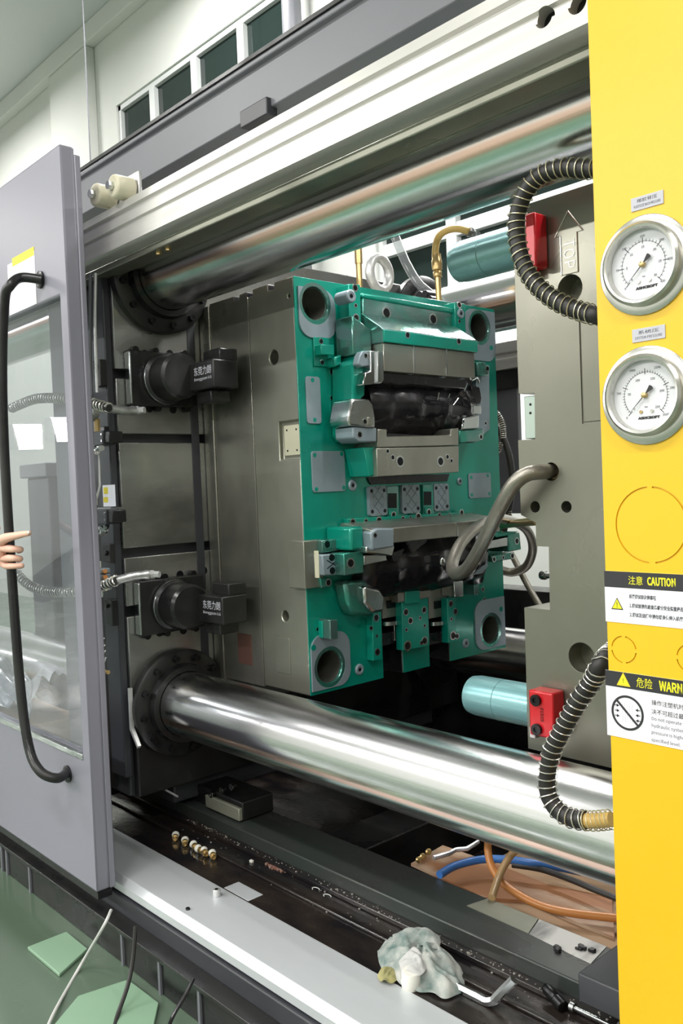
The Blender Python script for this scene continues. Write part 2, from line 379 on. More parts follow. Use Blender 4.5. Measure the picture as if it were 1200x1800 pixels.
window(2, *W2, [W(793, 480, 'Y', WY).x, -2.4, -1.2, 0.0], [W(725, 425, 'Y', WY).z])
# thin hanging wire in front of the column, and a grey downpipe beside the second window
tag(MB().tube([(-7.03, 3.6, 6.2), (-7.03, 3.6, 3.0), (-7.01, 3.6, 1.2)], .006, 6).build('hanging_cable', M['greyp']), 'thin grey cable hanging down the white wall left of the high windows', 'cable')
tag(MB().cyl((-5.15, 4.35, 0), (-5.15, 4.35, 5.75), .075).build('downpipe', M['greyp']), 'grey vertical pipe on the wall right of the four high dark window panes', 'pipe')
# hall lights: battens under the roof, some added as unseen fill, each with the lamp that shines from it
bt0 = None
for i, (x, y, z, p) in enumerate(HALL_LIGHTS):
    area('hall_or_fill_lamp', (x, y, z-.045), (x, y+(.35 if y < 0 else -.1), 0), 1.5, .16, p*1.0)
    lab = 'long white ceiling light batten over the %s, %s' % ('aisle' if y > -2 and y < 0 else 'front of the hall' if y < 0 else 'rear wall side', ('above the mould', 'right of the yellow panel', 'above the guard door', 'behind the operator', 'behind the operator, door end', 'at the far right', 'behind the fixed mould half', 'over the high windows', 'at the injection end', 'in the far left corner', 'at the left end of the aisle', 'added second in front row', 'added third in front row', 'added last in front row', 'added fill light behind mould halves')[i])
    t = thing('ceiling_or_fill_light', lab, 'light', (x, y, z), group='ceiling light battens, some added as unseen fill')
    MB().box(x-.75, x+.75, y-.09, y+.09, z, z+.05).build('housing', M['whitef'], t, bevel=.008)
    [MB().cyl((x+s, y, z+.05), (x+s, y, 6.2), .006, n=6).build('hanger', M['greyp'], t) for s in (-.6, .6)]
# two flood lights on the far left wall (they show as reflections in the clear door pane)
for k, (y, z) in enumerate(((-3.58, 2.26), (-4.21, 2.386))):
    area('flood_lamp', (-13.86, y, z), (0, 1.0, 1.3), .52, .40, 34)
    t = thing('flood_light', 'square white flood light on the left end wall, the %s of two' % ('lower', 'higher')[k], 'light', (-13.95, y, z), group='flood lights on the end wall')
    MB().box(-14.0, -13.90, y-.25, y+.25, z-.2, z+.2).build('lamp_housing', M['darkp'], t, bevel=.01)
# ================================================================== MACHINE
XP = -2.42     # face of the moving platen
XF = -1.935    # parting face of the moving mould half
YM = 1.60      # operator side of the mould
YD = 1.05      # front guard plane
TY = (1.45, 2.667); TZ = (1.935, .605); TR = .10
# --- tie bars
names = {(0, 0): 'polished chrome tie bar running above the mould on the operator side', (0, 1): 'polished chrome tie bar running below the mould on the operator side',
         (1, 0): 'polished chrome tie bar behind the mould, the upper one of the far pair', (1, 1): 'polished chrome tie bar behind the mould, the lower one of the far pair'}
for a, y in enumerate(TY):
    for b, z in enumerate(TZ):
        t = MB().cyl((-4.6, y, z), (.6, y, z), TR, n=96).build('tie_bar', M['chrome']); tag(t, names[a, b], 'tie bar', 'tie bars')
# --- moving platen: core block with machined face plates between the T slots
t = thing('moving_platen', 'big machined steel platen with T slots that the green mould half is clamped to', 'platen', (XP-.2, 2.06, .35))
MB().box(XP-.42, XP-.035, 1.287, 2.83, .33, 2.06).build('platen_core', M['darkp'], t, bevel=.006)
def pz(v): return W(270, v, 'X', XP).z
slots = [(pz(652), pz(668)), (pz(763), pz(778)), (pz(960), pz(976)), (pz(1060), pz(1078))]
zz = [2.06]+[q for s in slots for q in s]+[.545]
MB().box(XP-.034, XP-.004, 1.30, 2.82, .33, .543).build('lower_casting', M['black'], t, bevel=.006)
for i in range(0, len(zz), 2):
    MB().box(XP-.035, XP, 1.287, 2.83, zz[i+1], zz[i]).build('face_plate', M['platen'], t, bevel=.003)
ya_, yb_ = W(340, 850, 'X', XP).y, W(353, 850, 'X', XP).y
MB().box(XP, XP+.003, ya_, min(yb_, 1.592), .56, 2.0).build('gap_shade_strip', M['darkp'], t, bevel=.001)  # dark strip put in for the shadowed gap beside the mould
# tapped hole rows near the clamps
hm = MB()
for (u, v) in ((254, 622), (298, 622), (262, 718), (304, 720), (340, 720), (275, 1010), (316, 1010), (358, 1003), (280, 1112), (322, 1108)):
    p = W(u, v, 'X', XP); t2 = MB().cyl((XP-.001, p.y, p.z), (XP+.0015, p.y, p.z), .0125, n=20).build('tapped_hole', M['hole'], t)
# flanged collars where the tie bars pass through
for b, z in enumerate(TZ):
    for a, y in enumerate(TY):
        MB().lathe([(TR+.002, 0), (.168, 0), (.168, .028), (.16, .034), (.125, .036), (.12, .06), (TR+.002, .06)], (XP, y, z), (1, 0, 0), 64).build('collar', M['black'], t)
        if a == 0:
            for k in range(12):
                th = 2*math.pi*(k+.3)/12
                c = (XP+.034, y+.145*math.cos(th), z+.145*math.sin(th))
                MB().cyl(c, (c[0]+.012, c[1], c[2]), .011, n=14).ring((c[0]+.012, c[1], c[2]), (1, 0, 0), .011, .006, .003, 12).build('collar_bolt', M['bolt'], t)
# operator side cover of the platen: dark frame plates left of the face
c = thing('platen_side_cover', 'dark grey steel cover plate on the operator side of the platen', 'cover', (XP-.25, 1.27, .5))
MB().box(XP-.10, XP-.012, 1.262, 1.287, .40, 1.99).build('cover_plate', M['darkp'], c, bevel=.004)
MB().box(XP-.36, XP-.24, 1.245, 1.287, .30, 2.0).build('post', M['greyp'], c, bevel=.006)
MB().box(XP-.235, XP-.11, 1.275, 1.287, .35, 2.0).build('recess_panel', M['black'], c)
for z in (pz(766), pz(966)):
    MB().box(XP-.06, XP-.008, 1.245, 1.262, z-.028, z+.028).cyl((XP-.03, 1.245, z), (XP-.03, 1.237, z), .008).build('slot_stop', M['black'], c, bevel=.002)
for z in (pz(660), pz(1068)):
    MB().box(XP-.05, XP-.004, 1.240, 1.262, z-.04, z+.04).cyl((XP-.03, 1.24, z+.02), (XP-.03, 1.232, z+.02), .006).build('slot_stop', M['black'], c, bevel=.002)
# --- overhead grey frame beam and the aluminium door track
def bz(u, v): return W(u, v, 'Y', 1.40).z
zt, zb = bz(380, 150), bz(340, 265)
b = thing('overhead_frame_beam', 'long grey painted steel frame beam running above the chrome tie bars', 'beam', (-1, 1.5, zb))
MB().prism([(1.40, zb), (1.40, zt-.025), (1.385, zt-.02), (1.385, zt-.008), (1.395, zt), (1.9, zt), (1.9, zb-.02), (1.62, zb-.02), (1.62, zb), ], 'X', -4.6, .8).build('beam_body', M['greyp'], b, bevel=.003)
MB().box(-4.6, .8, 1.380, 1.398, zt-.006, zt+.004).build('beam_lip', M['black'], b)
p = W(452, 208, 'Y', 1.40)
MB().box(p.x-.055, p.x+.06, 1.385, 1.42, zb-.022, zb+.022).build('bracket_block', M['darkp'], b, bevel=.003)
area('hidden_fill_lamp', (-1.35, 1.72, zb-.045), (-1.35, 1.66, 1.2), 1.6, .05, 9)  # fill lamp added out of sight to brighten tie bar and mould tops
wl = thing('hidden_fill_light', 'slim unseen fill light strip added under the grey overhead beam', 'light', (-1.35, 1.72, zb-.04))
MB().box(-2.17, -.53, 1.69, 1.75, zb-.040, zb-.018).build('lamp_housing', M['whitef'], wl, bevel=.003)
r = thing('door_track_rail', 'wide grooved aluminium door track rail slanting across the top of the picture', 'rail', (-1, 1.25, 1.95))
prof = [(1.20, 1.955), (1.20, 1.990), (1.207, 1.994), (1.207, 2.006), (1.2, 2.010), (1.20, 2.030), (1.209, 2.034), (1.209, 2.046), (1.2, 2.05), (1.203, 2.072),
        (1.235, 2.078), (1.30, 2.078), (1.335, 2.060), (1.335, 1.965), (1.31, 1.945), (1.215, 1.945)]
ra = MB().prism(prof, 'X', -3.9, .5).build('track_extrusion', M['alu'], r, bevel=.0015)
hc = MB()
for (u, v) in ((955, 30), (1014, 5)):
    p = W(u, v, 'Y', 1.2); hc.cyl((p.x, 1.1, p.z), (p.x, 1.255, p.z), .0165, n=28); MB().cyl((p.x, 1.247, p.z), (p.x, 1.256, p.z), .0168, n=28).build('hole_shadow_plug', M['hole'], r); MB().cyl((p.x, 1.225, p.z), (p.x, 1.250, p.z), .0160, n=28).build('hole_shade_plug', M['hole'], r)  # dark plugs stand in for the shade inside the track holes
cut(ra, hc)
MB().prism([(1.34, 1.965), (1.44, 2.05), (1.46, 2.05), (1.46, 2.03), (1.345, 1.945)], 'X', -3.9, .5).build('track_back_plate', M['steel2'], r, bevel=.001)
MB().box(-3.9, .5, 1.24, 1.30, 1.925, 1.945).build('track_lower_lip', M['steel2'], r, bevel=.003)
for dx in (0, .035):
    p = W(272, 421, 'Y', 1.25); MB().cyl((p.x+dx*1.4, 1.26, 1.9255), (p.x+dx*1.4, 1.26, 1.917), .008, n=6).build('bolt_head', M['brass'], r)
# roller carriage of the guard door riding on the rail
ro = thing('door_roller_carriage', 'cream nylon roller carriage of the guard door on top of the aluminium rail', 'roller', (-2.1, 1.23, 2.08))
for i, (u, v) in enumerate(((180, 345), (212, 330))):
    p = W(u, v, 'Y', 1.2)
    MB().cyl((p.x, 1.175, p.z), (p.x, 1.235, p.z), .032, n=32).build('roller', M['nylon'], ro, bevel=.006)
    MB().cyl((p.x, 1.16, p.z), (p.x, 1.176, p.z), .012, n=6).build('axle_nut', M['bright'], ro)
p = W(200, 335, 'Y', 1.2)
MB().box(p.x-.10, p.x+.07, 1.238, 1.25, p.z-.03, p.z+.045).build('carriage_plate', M['galv'], ro, bevel=.004)
# --- far side of the machine: guard rail, guard door
fr = thing('rear_door_track', 'long aluminium track rail behind the mould, just under the far tie bar', 'rail', (-1, 3.1, 1.8))
MB().prism([(3.0, 1.73), (3.0, 1.775), (3.012, 1.78), (3.012, 1.795), (3.0, 1.80), (3.0, 1.845), (3.1, 1.845), (3.1, 1.73)], 'X', -4.5, .6).build('track_extrusion', M['alu'], fr, bevel=.002)
MB().box(-4.5, .6, 3.02, 3.08, 1.65, 1.73).build('track_hanger', M['black'], fr)
g = thing('rear_guard_panel', 'grey rear guard panel seen between the two mould halves below the far rail', 'panel', (-2, 3.1, 1.0))
MB().box(-4.4, W(912, 800, 'Y', 3.05).x, 3.05, 3.075, 1.12, 1.66).build('upper_sheet', M['greyp'], g, bevel=.003)
MB().box(-4.4, -2.72, 3.05, 3.075, .45, 1.12).build('lower_sheet', M['doorp'], g, bevel=.003)
MB().box(-4.4, .6, 3.0, 3.14, .0, .80).build('sill_beam', M['black'], g, bevel=.004)
MB().box(-4.4, .6, 2.84, 2.94, .031, .56).build('inner_skirt', M['black'], g, bevel=.003)
MB().box(-2.05, -1.95, 3.00, 3.05, 1.59, 1.65).build('latch_block', M['galv'], g, bevel=.003)
# --- bed
bd = thing('machine_bed', 'black oily machine bed with tray, guide rail and side panels under the tie bars', 'machine', (-2, 1.5, 0))
MB().box(-4.6, .4, 1.30, 1.50, .12, .19).build('oil_tray', M['blackoil'], bd)
MB().box(-4.6, .4, 1.405, 1.42, .19, .198).box(-4.6, .4, 1.475, 1.50, .19, .204).build('tray_ridge', M['blackoil'], bd, bevel=.003)
MB().box(-4.6, .4, 1.50, 1.66, .05, .24).build('guide_rail', M['bedrail'], bd, bevel=.004)
MB().box(-4.6, .4, 1.66, 3.0, .0, .03).build('pit_floor', M['blackoil'], bd)
MB().box(-4.6, .4, 2.46, 2.62, .03, .24).build('guide_rail', M['bedrail'], bd, bevel=.004)
for x0, x1 in ((-2.03, -1.86), (-3.4, -3.1)):
    MB().box(x0, x1, 1.66, 2.46, .03, .20).build('cross_tie', M['black'], bd, bevel=.004)
MB().box(-4.6, .4, 1.125, 1.30, .085, .145).build('side_channel', M['darkp'], bd, bevel=.003)
MB().box(-4.6, .4, 1.075, 1.125, .088, .100).build('bottom_lip', M['black'], bd, bevel=.002)
xs = [-4.6, -3.9, -3.45, -3.0, W(17, 1520, 'Y', 1.09).x, W(57, 1545, 'Y', 1.09).x, -2.15, W(286, 1720, 'Y', 1.09).x, W(356, 1770, 'Y', 1.09).x, -1.4, -1.0, -.5, 0, .4]
xs = sorted(xs)
for a_, b_ in zip(xs, xs[1:]):
    MB().box(a_+.003, b_-.003, 1.085, 1.10, 0, .087).build('side_panel', M['black'], bd, bevel=.002)
    MB().box(b_-.005, b_+.005, 1.079, 1.086, 0, .087).build('panel_seam', M['greyp'], bd)
# rail plate with bevelled front edge
rp = thing('door_guide_rail', 'pale ground steel guide rail plate running along the front of the bed', 'rail', (-1.5, 1.2, .15))
rb = MB().prism([(1.135, .150), (1.135, .172), (1.150, .190), (1.30, .190), (1.30, .150)], 'X', -4.0, .3).build('rail_plate', M['rail'], rp, bevel=.0015)
p0 = W(432, 1587, 'Z', .19); p1 = W(387, 1562, 'Z', .19)
MB().box(p1.x, p0.x, 1.30, 1.355, .165, .1905).build('rail_tab', M['rail'], rp, bevel=.004)
p = W(381, 1575, 'Z', .19)
MB().cyl((p.x, p.y, .19), (p.x, p.y, .209), .0105, n=24).build('cap_screw', M['galv'], rp, bevel=.0015)
MB().cyl((p.x, p.y, .209), (p.x, p.y, .2093), .0055, n=6).build('screw_socket', M['hole'], rp)
# guide shoe of the platen on the bed rail (bolted block) + thin grease pipe
gs = thing('platen_guide_shoe', 'black bolted guide shoe block resting on the bed rail under the platen', 'block', (-2.4, 1.58, .24))
q0 = W(368, 1424, 'Y', 1.54); q1 = W(425, 1392, 'Y', 1.54)
MB().box(q0.x-.20, q1.x, 1.54, 1.66, .242, .30).build('shoe_body', M['black'], gs, bevel=.004)
MB().box(q0.x, q1.x, 1.525, 1.54, .245, .285).build('brass_wiper', M['pale'], gs, bevel=.003)
for u, v in ((376, 1395), (394, 1388), (412, 1382)):
    p = W(u, v, 'Y', 1.538); MB().cyl((p.x, 1.54, p.z), (p.x, 1.526, p.z), .0105, n=20).build('cap_screw', M['bolt'], gs); MB().ring((p.x, 1.526, p.z), (0, -1, 0), .0105, .006, .002, 16).build('screw_rim', M['bright'], gs)
# platen bottom structure
pb = t = [x for x in C.objects if x.name == 'moving_platen'][0]
MB().prism([(XP-.42, .26), (XP-.05, .26), (XP-.05, .33), (XP-.42, .33)], 'Y', 1.45, 2.7).build('foot_beam', M['darkp'], pb, bevel=.006)
MB().prism([(XP-.36, .33), (XP-.24, .33), (XP-.28, .26), (XP-.4, .26)], 'Y', 1.30, 1.45).build('gusset', M['black'], pb, bevel=.004)
# ================================================================== YELLOW PANEL
YP = 1.04
def Q(u, v, dy=0): return W(u, v, 'Y', YP-dy)
yp = MB().box(-.630, .42, YP, YP+.035, 0.0, 2.75).build('yellow_guard_panel', M['yellow'])
tag(yp, 'tall bright yellow sheet metal guard panel at the right edge', 'panel')
def ringcut(mb, c, r, gaps, t=.0011, z=1):
    for a0, a1 in gaps:
        n = max(6, int((a1-a0)/6)); th = [math.radians(a0+(a1-a0)*i/n) for i in range(n+1)]
        o = [(c.x+(r+t)*math.cos(a), c.z+(r+t)*math.sin(a)) for a in th]; i_ = [(c.x+(r-t)*math.cos(a), c.z+(r-t)*math.sin(a)) for a in reversed(th)]
        mb.prism(o+i_, 'Y', YP-.01, YP+.0025)
kc = MB()
c = Q(1143, 923); rr = abs(Q(1143, 857).z-Q(1143, 990).z)/2
ringcut(kc, c, rr, [(-84, 86), (94, 266)])
c = Q(1096, 1142); rr = abs(Q(1096, 1119).z-Q(1096, 1165).z)/2
ringcut(kc, c, rr, [(8, 82), (98, 172), (188, 262), (278, 352)], .0009)
c2 = Q(1213, 1158); ringcut(kc, c2, rr, [(8, 82), (98, 172), (188, 262), (278, 352)], .0009)
cut(yp, kc)
yp.data.materials.clear(); yp.data.materials.append(M['yellow'])
# --- pressure gauges
def gauge(u, v, flip, lab):
    c = Q(u, v); R = .0625
    g = thing('pressure_gauge', lab, 'gauge', (c.x, YP, c.z), group='round pressure gauges on the yellow panel')
    O = (c.x, YP, c.z); A = (0, -1, 0)
    MB().lathe([(.0, .0), (R, 0), (R, .0022), (.0625-.0015, .0034), (.050, .0036), (.050, .0)], O, A, 72).build('mounting_flange', M['gsteel'], g)
    MB().lathe([(.0440, .002), (.0515, .002), (.0525, .006), (.0520, .0135), (.0485, .0165), (.0455, .0155), (.0440, .012)], O, A, 72).build('bezel', M['gsteel'], g)
    MB().lathe([(0, .003), (.0445, .003), (.0445, .0040), (0, .0040)], O, A, 64).build('dial', M['gface'], g)
    d = [o for o in g.children if o.name.startswith('dial')][0]
    y = YP-.0043
    def arc(r0, r1, a0, a1, m, n=40):
        th = [math.radians(a0+(a1-a0)*i/n) for i in range(n+1)]
        return MB().prism([(c.x+r1*math.cos(a), c.z+r1*math.sin(a)) for a in th]+[(c.x+r0*math.cos(a), c.z+r0*math.sin(a)) for a in reversed(th)], 'Y', y+.0003, y).build('scale_ring', m, d)
    arc(.0292, .0296, -45, 225, M['ink'])
    tk = MB()
    for i in range(41 if flip else 31):
        n = 40 if flip else 30; a = math.radians(225-270*i/n); big = i % (10 if flip else 5) == 0
        r0, r1, h = (.0285 if not big else .0265, .0318 if not big else (.034), .00022 if not big else .0004)
        dx, dz = math.cos(a), math.sin(a)
        tk.prism([(c.x+dx*r0-dz*h, c.z+dz*r0+dx*h), (c.x+dx*r1-dz*h, c.z+dz*r1+dx*h), (c.x+dx*r1+dz*h, c.z+dz*r1-dx*h), (c.x+dx*r0+dz*h, c.z+dz*r0-dx*h)], 'Y', y+.0003, y)
    tk.build('scale_ticks', M['ink'], d)
    nums = ['0', '50', '100', '150', '200', '250'] if flip else ['0', '5', '10', '15', '20', '25', '30']
    for i, s in enumerate(nums):
        a = math.radians(225-270*i/(len(nums)-1)); text(s, M['inkgrey'], (c.x+.0225*math.cos(a), y, c.z+.0225*math.sin(a)), (1, 0, 0), (0, 0, 1), .0030, d, depth=.0001)
        if i % 1 == 0 and not flip: text(str(i*70), M['inkgrey'], (c.x+.036*math.cos(a), y, c.z+.036*math.sin(a)), (1, 0, 0), (0, 0, 1), .0030, d, depth=.0001)
        if flip: text(str(i*700), M['inkgrey'], (c.x+.0375*math.cos(a), y, c.z+.0375*math.sin(a)), (1, 0, 0), (0, 0, 1), .0030, d, depth=.0001)
    text('bar', M['inkgrey'], (c.x+.0005, y, c.z-.0145), (1, 0, 0), (0, 0, 1), .0022, d, depth=.0001)
    text('ASHCROFT', M['ink'], (c.x+.004, y, c.z-.0285), (1, 0, 0), (0, 0, 1), .0036, d, depth=.0001, bold=.00015, width=.030)
    for k, s in enumerate((-.0075, .0075)):
        MB().cyl((c.x+.001+s, y+.0002, c.z-.0205), (c.x+.001+s, y-.0014, c.z-.0205), .0021, n=18).build('dial_screw', M['brass'] if (k == 0 and flip) else M['gsteel'], g)
    nd = MB(); a = math.radians(225); dx, dz = math.cos(a), math.sin(a)
    def q(l, w_): return (c.x+dx*l-dz*w_, c.z+dz*l+dx*w_)
    nd.prism([q(.029, .0001), q(.0, .0007), q(-.004, .0009), q(-.013, .0034), q(-.0142, .0028), q(-.0148, 0), q(-.0142, -.0028), q(-.013, -.0034), q(-.004, -.0009), q(0, -.0007), q(.029, -.0001)], 'Y', YP-.0075, YP-.0070)
    nd.build('needle', M['ink'], g)
    MB().lathe([(0, .0036), (.0036, .0036), (.0036, .0088), (.0028, .0094), (0, .0094)], O, A, 28).build('needle_hub', M['brass'], g)
    MB().lathe([(0, .0120), (.0442, .0120), (.0442, .0128), (0, .0128)], O, A, 64).build('lens', M['lens'], g)
gauge(1133, 466, False, 'upper steel rimmed pressure gauge on the yellow panel, just under the higher tag')
gauge(1137, 695, True, 'lower steel rimmed pressure gauge on the yellow panel, above the big ring cut-out')
def sticker(name, pts, lab, cat, m):
    """rectangular vinyl from top-left pixel, bottom-right pixel"""
    (u0, v0), x1, (u2, v2) = pts
    a = Q(u0, v0); b = Q(u2, v2)
    o = thing(name, lab, cat, (a.x, YP, b.z)); return o, a.x, x1 if x1 is not None else Q(u2, v2).x, b.z, a.z
def tagplate(u0, v0, u1, v1, l1, l2, lab):
    a = Q(u0, v0); b = Q(u1, v1); w_ = b.x-a.x; h = .0135
    t = thing('gauge_tag', lab, 'tag', (a.x, YP, a.z-h), group='small grey tags above the gauges')
    MB().box(a.x, b.x, YP-.0012, YP, a.z-h*1.25, a.z).build('tag_plate', M['tagm'], t, bevel=.0003)
    text(l1, M['inkgrey'], ((a.x+b.x)/2, YP-.0013, a.z-h*.38), (1, 0, 0), (0, 0, 1), .0046, t, depth=.0001, width=w_*.62)
    text(l2, M['inkgrey'], ((a.x+b.x)/2, YP-.0013, a.z-h*.88), (1, 0, 0), (0, 0, 1), .0034, t, depth=.0001, width=w_*.82)
tagplate(1109, 350, 1166, 334, '熔胶背压', 'PLASTICIZE BACK PRESSURE', 'small pale grey tag with two printed lines above the upper gauge')
tagplate(1111, 580, 1169, 570, '系统压', 'SYSTEM PRESSURE', 'small pale grey tag with two printed lines between the two gauges')
# --- caution label
def tri(mb, cx, cz, s, y0, y1): mb.prism([(cx-s*.5, cz-s*.4), (cx+s*.5, cz-s*.4), (cx, cz+s*.5)], 'Y', y0, y1); return mb
a = Q(1062, 1003); b = Q(1063, 1031); c_ = Q(1066, 1092); xr = a.x+.235
t = thing('caution_label', 'white sticker with black CAUTION header and small warning triangle', 'label', (a.x, YP, c_.z))
MB().box(a.x, xr, YP-.0008, YP, c_.z, a.z).build('sticker_sheet', M['label'], t)
MB().box(a.x, xr, YP-.0011, YP-.0008, b.z, a.z).build('header_band', M['labelblk'], t)
hc_ = (a.z+b.z)/2
p0 = Q(1105, 1020); p1 = Q(1130, 1021); text('注意', M['yink'], ((p0.x+p1.x)/2, YP-.0012, hc_), (1, 0, 0), (0, 0, 1), .0112, t, depth=.0001, width=p1.x-p0.x)
p0 = Q(1138, 1020); p1 = Q(1188, 1024); text('CAUTION', M['yink'], ((p0.x+p1.x)/2, YP-.0012, hc_), (1, 0, 0), (0, 0, 1), .0112, t, depth=.0001, bold=.0002, width=p1.x-p0.x)
p = Q(1085, 1062); s_ = .0175
tri(MB(), p.x, p.z, s_, YP-.0011, YP-.0008).build('triangle_border', M['ink'], t)
tri(MB(), p.x, p.z-.0001, s_*.80, YP-.0013, YP-.0010).build('triangle_fill', M['yink'], t)
text('!', M['ink'], (p.x, YP-.0014, p.z-.0005), (1, 0, 0), (0, 0, 1), .0075, t, depth=.0001)
x0 = Q(1106, 1050).x
for i, (s, v, wd) in enumerate((('机器调试的注意事项', 1048, .0375), ('1.调试前请先检查各部分安全装置是否正常', 1064, .082), ('2.调试及运行中请勿将身体伸入机器内部', 1080, .082))):
    text(s, M['inkgrey'], (x0, YP-.0009, Q(1106, v).z), (1, 0, 0), (0, 0, 1), .0060, t, depth=.0001, align='LEFT', width=wd, bold=.00008)
# --- warning label
a = Q(1064, 1177); b = Q(1065, 1204); c_ = Q(1067, 1291)
t = thing('warning_label', 'white sticker with black WARNING header and crossed-out ring symbol', 'label', (a.x, YP, c_.z))
MB().box(a.x, xr, YP-.0008, YP, c_.z, a.z).build('sticker_sheet', M['label'], t)
MB().box(a.x, xr, YP-.0011, YP-.0008, b.z, a.z).build('header_band', M['labelblk'], t)
hc_ = (a.z+b.z)/2
p = Q(1096, 1195)
tri(MB(), p.x, p.z, .020, YP-.0013, YP-.0010).build('triangle_border', M['stickyel'], t)
tri(MB(), p.x, p.z-.0003, .0135, YP-.0015, YP-.0012).build('triangle_fill', M['yink'], t)
text('!', M['ink'], (p.x, YP-.0016, p.z-.0008), (1, 0, 0), (0, 0, 1), .006, t, depth=.0001)
p0 = Q(1119, 1200); p1 = Q(1147, 1205); text('危险', M['yink'], ((p0.x+p1.x)/2, YP-.0012, hc_), (1, 0, 0), (0, 0, 1), .0132, t, depth=.0001, width=p1.x-p0.x)
p0 = Q(1159, 1206); text('WARNING', M['yink'], (p0.x, YP-.0012, hc_), (1, 0, 0), (0, 0, 1), .0132, t, depth=.0001, bold=.0002, align='LEFT', width=.050)
cc = Q(1103, 1253); rr = abs(Q(1103, 1223).z-Q(1103, 1284).z)/2
ringo = MB().ring((cc.x, YP-.0008, cc.z), (0, -1, 0), rr, rr*.87, .0004, 56)
dx, dz = math.cos(math.radians(135)), math.sin(math.radians(135)); h = rr*.062
ringo.prism([(cc.x+dx*rr*.93-dz*h, cc.z+dz*rr*.93+dx*h), (cc.x-dx*rr*.93-dz*h, cc.z-dz*rr*.93+dx*h), (cc.x-dx*rr*.93+dz*h, cc.z-dz*rr*.93-dx*h), (cc.x+dx*rr*.93+dz*h, cc.z+dz*rr*.93-dx*h)], 'Y', YP-.0013, YP-.0009)
ringo.build('prohibition_ring', M['labelblk'], t)
ar = MB()
for sgn in (-1, 1):
    for k in (-1, 0, 1):
        x = cc.x+sgn*rr*.66; z = cc.z+k*rr*.30+.05*rr*-sgn
        ar.prism([(x-rr*.13, z-rr*.02), (x-rr*.13, z+rr*.02), (x+rr*.13, z+rr*.02), (x+rr*.13, z-rr*.02)], 'Y', YP-.0011, YP-.0008)
        ar.prism([(x-sgn*rr*.16, z), (x, z+rr*.09), (x, z-rr*.09)], 'Y', YP-.0012, YP-.0009)
ar.build('symbol_arrows', M['ink'], t)
gr = MB()
for k in range(5): gr.box(cc.x-rr*.3+k*rr*.15-.00015, cc.x-rr*.3+k*rr*.15+.00015, YP-.0010, YP-.0008, cc.z-rr*.55, cc.z+rr*.55)
gr.build('symbol_lines', M['tagm'], t)
for i, (s, v, m_, sz) in enumerate((('操作注塑机时', 1234, M['ink'], .0052), ('决不可超过最高压力', 1250, M['ink'], .0052), ('Do not operate the', 1263, M['inkgrey'], .0046),
                              ('hydraulic system', 1275, M['inkgrey'], .0046), ('pressure is higher', 1287, M['inkgrey'], .0046), ('specified level.', 1300, M['inkgrey'], .0046))):
    text(s, m_, (Q(1145, v).x, YP-.0009, Q(1145, v).z), (1, 0, 0), (0, 0, 1), sz*1.3, t, depth=.0001, align='LEFT')
# ================================================================== GUARD DOOR (left)
XR = -2.222; ZT = 2.21; ZB = .185
d = thing('sliding_guard_door', 'lilac grey sliding guard door with clear window at the left edge', 'door', (-2.6, YD, .185))
d.name = 'sliding_guard_door'
zw0, zw1 = .556, 1.815; XWR = -2.262; XL = -3.5; XWL = -3.25
fr_ = MB().box(XL, XR, YD, YD+.040, ZB, ZT).build('door_leaf', M['doorp'], d, bevel=.006)
cut(fr_, MB().box(XWL, XWR, YD-.1, YD+.2, zw0, zw1))
MB().box(XWL-.01, XWR+.01, YD+.018, YD+.023, zw0-.01, zw1+.01).build('window_pane', M['pane'], d)
MB().box(XWL, XWR, YD-.003, YD+.012, zw0-.012, zw0+.003).build('window_sill_trim', M['bright'], d, bevel=.001)
MB().box(XR-.03, XR+.002, YD+.040, YD+.058, ZB, ZT-.02).build('edge_return', M['doorp'], d, bevel=.004)
MB().box(XL, XR, YD+.004, YD+.046, ZB-.02, ZB).build('bottom_edge', M['black'], d)
hx = W(12, 900, 'Y', .96).x
hp = smooth_path([W(118, 1358, 'Y', YD-.005), W(100, 1368, 'Y', 1.0), W(70, 1355, 'Y', .965), W(50, 1310, 'Y', .96), W(35, 1200, 'Y', .96), W(20, 1000, 'Y', .96), W(8, 800, 'Y', .96), W(4, 650, 'Y', .96), W(8, 530, 'Y', .96), W(18, 502, 'Y', .965), W(38, 488, 'Y', 1.0), W(75, 492, 'Y', YD-.005)], 8)
MB().tube(hp, .0135, 16).build('pull_handle', M['black'], d)
for u, v in ((72, 492), (120, 1360)):
    p = W(u, v, 'Y', YD); MB().lathe([(.024, 0), (.024, .006), (.015, .010), (0, .010)], (p.x, YD, p.z), (0, -1, 0), 24).build('handle_foot', M['black'], d)
t = thing('door_sticker', 'white sticker with yellow green stripe on the guard door above the handle', 'label', (-2.4, YD, 1.85))
a = W(14, 478, 'Y', YD); b = W(65, 530, 'Y', YD)
MB().box(a.x, b.x, YD-.001, YD, zw1+.005, a.z+.02).build('sticker_sheet', M['label'], t)
a = W(22, 462, 'Y', YD); b = W(60, 440, 'Y', YD)
MB().box(a.x, b.x, YD-.0012, YD, a.z-.012, a.z+.012).build('sticker_stripe', M['stickyel'], t)
